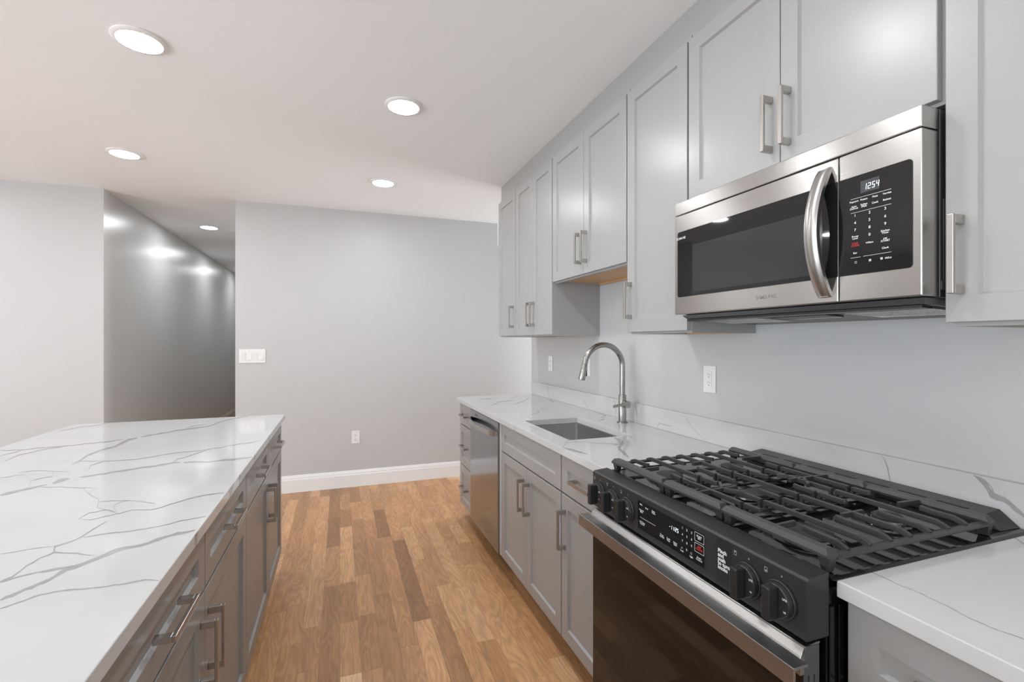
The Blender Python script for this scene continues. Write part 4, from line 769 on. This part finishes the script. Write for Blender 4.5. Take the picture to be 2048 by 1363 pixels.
for za_, zb2 in ((.9026, .8827), (.8779, .8579)):
    w = 0.0009
    ln(m, .8957, .8660, za_, w, xt2); ln(m, .8957, .8660, zb2, w, xt2)
    for yy in (.8957, .8660): m.add([(xt2, yy - w / 2, zb2), (xt2, yy + w / 2, zb2), (xt2, yy + w / 2, za_), (xt2, yy - w / 2, za_)], [(0, 1, 2, 3)])
ringmark(m, .9397, .8465, .0022, xt2); ringmark(m, .9072, .8465, .0028, xt2)
m.build('touch_lettering', 'ink', pn)
m = MB(); T2('OFF\n/CLEAR', .881, .8685, .0064, m, bold=0.0003); m.build('off_lettering', 'redink', pn)
m = MB(); digits_into(m, '-11:25', xt2, .986, .8765, 0.0052, 0.0100, 0.0020, 0.0013, slant=0.05); m.build('clock_digits', 'digits', pn)
MB().add([(XG, .8274, .8170), (XG, .7868, .8170), (XG, .7868, .9160), (XG, .8274, .9160)], [(0, 1, 2, 3)]).build('instruction_sticker', 'plastic', pn)
m = MB(); T2('Pinch\nand\npush\nto turn\nknobs', .8235, .8720, .0115, m, 'LEFT', 0.0005, 0.78); m.build('sticker_lettering', 'ink', pn)
m = MB()
def sq(m, y, z, w, h, t_=0.0005):
    ln(m, y + w / 2, y - w / 2, z + h / 2, t_, xt2); ln(m, y + w / 2, y - w / 2, z - h / 2, t_, xt2)
    for yy in (y - w / 2, y + w / 2): m.add([(xt2, yy - t_ / 2, z - h / 2), (xt2, yy + t_ / 2, z - h / 2), (xt2, yy + t_ / 2, z + h / 2), (xt2, yy - t_ / 2, z + h / 2)], [(0, 1, 2, 3)])
KN = [(1.325, 1), (1.247, 0), (1.170, 1), (0.742, 0), (0.666, 1)]
for yy, k in KN:
    sq(m, yy + 0.033, .9035, .006, .0085); ln(m, yy + 0.034, yy + 0.032, .9035 - (0.002 if k else -0.002), 0.0015, xt2)
    ringmark(m, yy - 0.002, .9055, .0017, xt2, 0.0005)
m.build('burner_marks', 'ink', pn)
for yy, k in KN:
    zc_ = 0.8625
    kb = MB().cyl((XP - 0.0004, yy, zc_), 'x', 0.0345, -0.006, 48).cyl((XP - 0.0066, yy, zc_), 'x', 0.0315, -0.0100, 48, r2=0.0300).build('knob', 'satin', pn, 0.0012, smooth=True)
    g = MB().box(0.737, XP - 0.0168, yy - 0.0088, yy + 0.0088, zc_ - 0.0305, zc_ + 0.0305).build('grip', 'plastic', kb, 0.0025)
    m = MB(); xk = XP - 0.0168
    text_into(m, 'OFF', 0.006, (xk, yy - 0.001, zc_ + 0.0262), RT, UP, bold=0.0002) if False else None
    for a_, b_ in ((-0.0215, 'LITE'), (-0.0235, 'HI')):
        ang = math.radians(28 if b_ == 'LITE' else -28); rr = 0.0245
        rv = Vector((0, -math.cos(ang - PI / 2 + PI / 2 - 1.2), math.sin(-1.0)))
        text_into(m, b_, 0.0052, (xk - 0.0002, yy - rr * math.cos(ang), zc_ + rr * math.sin(ang)), RT, UP, bold=0.0002)
    m.build('knob_lettering', 'ink', kb)
# oven door
od = MB().box(0.778, 0.8165, 0.6185, 1.3665, 0.175, 0.7995).build('oven_door', 'dgrey', t, 0.002)
MB().box(0.7745, 0.7777, 0.621, 1.364, 0.178, 0.752).build('door_glass', 'ovenglass', od)
MB().prism([(0.7672, 0.7825), (0.7690, 0.7860), (0.7800, 0.8010), (0.8060, 0.8045), (0.8160, 0.8045), (0.8160, 0.8000), (0.7776, 0.7998), (0.7776, 0.7520), (0.7672, 0.7520)], 'y', 0.6175, 1.3675).build('door_top_trim', 'rangesteel', od, 0.0012)
MB().prism([(0.7320, 0.7835), (0.7670, 0.7835), (0.7670, 0.7780), (0.7375, 0.7780), (0.7375, 0.7480), (0.7320, 0.7480)], 'y', 0.6020, 1.3820).build('door_handle', 'rangesteel', od, 0.0010)
m = MB()
for i in range(5):
    for xx in (0.787, 0.801): m.box(xx, xx + 0.003, 0.6180, 0.6188, 0.715 - i * 0.045, 0.747 - i * 0.045)
m.build('side_slots', 'gap', od)
MB().box(0.780, 0.834, 0.6195, 1.3645, 0.03, 0.168).build('storage_drawer', 'satin', t, 0.002)
# cooktop
ct = MB()
ct.prism([(YA - 0.008, 0.9146), (YA - 0.0075, 0.9160), (YA - 0.002, 0.9188), (YA + 0.003, 0.9188), (YA + 0.007, 0.9163), (YZ - 0.007, 0.9163), (YZ - 0.003, 0.9188), (YZ + 0.002, 0.9188), (YZ + 0.0075, 0.9160), (YZ + 0.008, 0.9146)], 'x', XP + 0.056, 1.4698)
ct = ct.build('cooktop', 'black', t, 0.001)
m = MB(); m.prism([(0.836, 0.9168), (0.839, 0.9225), (0.846, 0.9225), (0.850, 0.9168)], 'y', YA + 0.03, YZ - 0.03)
for ys in (0.882, 1.102): m.prism([(ys - 0.004, 0.9167), (ys - 0.002, 0.9195), (ys + 0.002, 0.9195), (ys + 0.004, 0.9167)], 'x', 0.86, 1.37)
m.build('pan_ridges', 'black', ct, 0.001)
m = MB()
m.prism([(1.395, 0.9170), (1.400, 0.9400), (1.4695, 0.9480), (1.4695, 0.9170)], 'y', 0.665, 1.340)
base = len(m.v)
m.add([(1.395, 0.665, 0.9170), (1.400, 0.665, 0.9400), (1.4695, 0.665, 0.9480), (1.4695, 0.665, 0.9170), (1.400, 0.632, 0.9170), (1.4695, 0.628, 0.9170)], [(0, 1, 4), (1, 2, 5, 4), (2, 3, 5), (0, 4, 5, 3)])
rv_ = m.build('rear_vent', 'ventbrown', ct, 0.001)
m = MB()
for i in range(7):
    yy = 0.70 + i * 0.088; m.add([(1.416, yy, 0.9420), (1.416, yy + 0.066, 0.9420), (1.426, yy + 0.066, 0.9432), (1.426, yy, 0.9432)], [(0, 1, 2, 3)])
m.build('vent_slots', 'gap', rv_)
def burner(x, y, r, cap='round'):
    b = MB().lathe((x, y, 0.9166), [(r * 1.45, 0.0), (r * 1.42, 0.002), (r * 1.1, 0.004), (r * 1.02, 0.004)], 48).build('burner', 'black', ct, smooth=True)
    hd = MB(); seg = 64; prof_z = (0.0045, 0.0115)
    hd.lathe((x, y, 0.9166), [(r * 0.80, 0.0042), (r * 0.80, 0.0055), (r * 0.98, 0.0075), (r * 0.98, 0.0120), (r * 0.9, 0.0122)], 64)
    for i in range(28):
        a = 2 * PI * i / 28; c_, s_ = math.cos(a), math.sin(a); rr = r * 0.97
        hd.add([(x + c_ * rr - s_ * 0.0012, y + s_ * rr + c_ * 0.0012, 0.9200), (x + c_ * (rr + .002) - s_ * 0.0012, y + s_ * (rr + .002) + c_ * 0.0012, 0.9200), (x + c_ * (rr + .002) + s_ * 0.0012, y + s_ * (rr + .002) - c_ * 0.0012, 0.9200), (x + c_ * rr + s_ * 0.0012, y + s_ * rr - c_ * 0.0012, 0.9200),
                (x + c_ * rr - s_ * 0.0012, y + s_ * rr + c_ * 0.0012, 0.9285), (x + c_ * (rr + .002) - s_ * 0.0012, y + s_ * (rr + .002) + c_ * 0.0012, 0.9285), (x + c_ * (rr + .002) + s_ * 0.0012, y + s_ * (rr + .002) - c_ * 0.0012, 0.9285), (x + c_ * rr + s_ * 0.0012, y + s_ * rr - c_ * 0.0012, 0.9285)],
               [(0, 3, 2, 1), (4, 5, 6, 7), (0, 1, 5, 4), (1, 2, 6, 5), (2, 3, 7, 6), (3, 0, 4, 7)])
    hd.build('burner_head', 'alu', b, smooth=False)
    MB().lathe((x, y, 0.9166), [(r * 0.95, 0.0124), (r * 0.99, 0.0150), (r * 0.98, 0.0185), (r * 0.90, 0.0205), (r * 0.3, 0.0210)], 56).build('burner_cap', 'cap', b, smooth=True)
burner(0.955, 0.752, 0.050); burner(0.957, 1.215, 0.040); burner(1.215, 0.752, 0.032); burner(1.215, 1.225, 0.036)
def obr(rx, ry, z, cx=1.085, cy=0.992, n=40):
    # stadium outline, long axis x
    out = []
    for i in range(n):
        a = 2 * PI * i / n; out.append((cx + (rx - ry) * (1 if math.cos(a) >= 0 else -1) + ry * math.cos(a), cy + ry * math.sin(a), z))
    return out
m = MB(); loft(m, [obr(0.100, 0.046, 0.9166), obr(0.098, 0.044, 0.9190), obr(0.088, 0.034, 0.9205)]); b = m.build('burner', 'black', ct, smooth=True)
m = MB(); loft(m, [obr(0.072, 0.026, 0.9210), obr(0.078, 0.029, 0.9235), obr(0.078, 0.029, 0.9290)], close_first=True); m.build('burner_head', 'alu', b)
m = MB(); loft(m, [obr(0.078, 0.029, 0.9293), obr(0.080, 0.031, 0.932), obr(0.079, 0.030, 0.935), obr(0.072, 0.024, 0.937)], close_first=True); m.build('burner_cap', 'cap', b, smooth=True)
# grates
ZG = 0.9535    # centre height of the finger bars
FX = [0.912, 0.974, 1.035, 1.096, 1.157, 1.218, 1.280]
BH = 0.0115; BW = 0.0100
def grate(y0, y1, kind):
    m = MB()
    # front rail with sloped ends
    fr = [(y0, 0.9400), (y0 + 0.012, 0.9605), (y1 - 0.012, 0.9605), (y1, 0.9400), (y1 - 0.004, 0.9370), (y0 + 0.004, 0.9370)]
    def rail(xa, xb, top=0.9605):
        loopA = []; 
        o = [(xa, z) for z in (0.9420,)]
        L0 = [(xa, y0, 0.9440), (xb, y0, 0.9440), (xb, y1, 0.9440), (xa, y1, 0.9440)]
        L1 = [(xa, y0, 0.9500), (xb, y0, 0.9500), (xb, y1, 0.9500), (xa, y1, 0.9500)]
        L2 = [(xa + 0.006, y0 + 0.008, top), (xb - 0.004, y0 + 0.008, top), (xb - 0.004, y1 - 0.008, top), (xa + 0.006, y1 - 0.008, top)]
        loft(m, [L0, L1, L2], close_first=True)
    rail(0.8420, 0.8700); rail(1.3340, 1.3560)
    def leg(x, y, w=0.012, d=0.016):
        m.add([(x - w * .5, y - d * .5, 0.9175), (x + w * .5, y - d * .5, 0.9175), (x + w * .5, y + d * .5, 0.9175), (x - w * .5, y + d * .5, 0.9175),
               (x - w * .8, y - d * .8, 0.9445), (x + w * .8, y - d * .8, 0.9445), (x + w * .8, y + d * .8, 0.9445), (x - w * .8, y + d * .8, 0.9445)],
              [(0, 3, 2, 1), (4, 5, 6, 7), (0, 1, 5, 4), (1, 2, 6, 5), (2, 3, 7, 6), (3, 0, 4, 7)])
    for x in (0.857, 1.345):
        for y in (y0 + 0.013, y1 - 0.013): leg(x, y)
    def post(x, y): m.box(x - 0.005, x + 0.005, y - 0.0035, y + 0.0035, 0.9330, 0.9585)
    if kind != 'mid':
        s_ = 1 if kind == 'near' else -1
        yo = y0 if kind == 'near' else y1        # outer edge
        yi = y1 if kind == 'near' else y0
        # outer side rail, low and broad
        a, b = sorted((yo, yo + s_ * 0.020))
        m.prism([(a, 0.9400), (b, 0.9400), (b, 0.9455), ((a + b) / 2 + s_ * 0.002, 0.9475), (a, 0.9445)] if s_ > 0 else [(a, 0.9400), (b, 0.9400), (b, 0.9445), ((a + b) / 2 + s_ * 0.002, 0.9475), (a, 0.9455)], 'x', 0.868, 1.336)
        # inner low tie rail
        a, b = sorted((yi - s_ * 0.003, yi - s_ * 0.011)); m.box(0.868, 1.336, a, b, 0.9320, 0.9400)
        D = abs(yi - yo)
        for i, x in enumerate(FX):
            full = i in (1, 3, 5)
            root = [(x, yo + s_ * 0.012, 0.9450), (x, yo + s_ * 0.022, 0.9500), (x, yo + s_ * 0.034, ZG)]
            if full:
                m.bar(root + [(x, yi - s_ * 0.006, ZG)], BW, BH); post(x, yi - s_ * 0.007)
            else:
                ln_ = {0: 0.105, 2: 0.125, 4: 0.115, 6: 0.100}[i]
                m.bar(root + [(x, yo + s_ * (ln_ - 0.022), ZG), (x, yo + s_ * ln_, ZG + 0.002)], BW, BH)
                k2 = {0: 0.050, 2: 0.080, 4: 0.075, 6: 0.050}[i]
                m.bar([(x, yi - s_ * 0.006, ZG), (x, yi - s_ * (k2 - 0.01), ZG), (x, yi - s_ * k2, ZG + 0.002)], BW, BH); post(x, yi - s_ * 0.007)
        # cross arms pointing at the burners from front and rear rails
        for (xa, xb) in ((0.868, 0.925), (1.336, 1.262)):
            m.bar([(xa, (y0 + y1) / 2 + s_ * 0.005, ZG - 0.002), (xb, (y0 + y1) / 2 + s_ * 0.005, ZG)], BW, BH)
        for (xa, xb) in ((0.985, 1.024), (1.168, 1.207)): pass
        m.bar([(1.060, (y0 + y1) / 2, ZG), (1.130, (y0 + y1) / 2, ZG)], BW * .95, BH * .95)
    else:
        for yy in (y0 + 0.003, y1 - 0.011): m.box(0.868, 1.336, yy, yy + 0.008, 0.9320, 0.9400)
        yc_ = (y0 + y1) / 2
        for i, x in enumerate(FX):
            if i in (0, 3, 6) or i == 5:
                m.bar([(x, y0 + 0.006, ZG), (x, y1 - 0.006, ZG)], BW, BH)
            else:
                for a, s_ in ((y0, 1), (y1, -1)):
                    m.bar([(x, a + s_ * 0.006, ZG), (x, a + s_ * 0.055, ZG), (x, a + s_ * 0.066, ZG + 0.002)], BW, BH)
            post(x, y0 + 0.007); post(x, y1 - 0.007)
        m.bar([(0.868, yc_, ZG - 0.002), (1.000, yc_, ZG)], BW, BH); m.bar([(1.336, yc_, ZG - 0.002), (1.190, yc_, ZG)], BW, BH)
        for s_ in (-1, 1):
            m.bar([(0.952, yc_ + s_ * 0.004, ZG), (0.985, yc_ + s_ * 0.045, ZG)], BW, BH)
            m.bar([(1.240, yc_ + s_ * 0.004, ZG), (1.200, yc_ + s_ * 0.050, ZG)], BW, BH)
    return m.build('grate', 'iron', ct, 0.0010)
grate(0.622, 0.8835, 'near'); grate(0.8850, 1.0990, 'mid'); grate(1.1005, 1.3620, 'far')
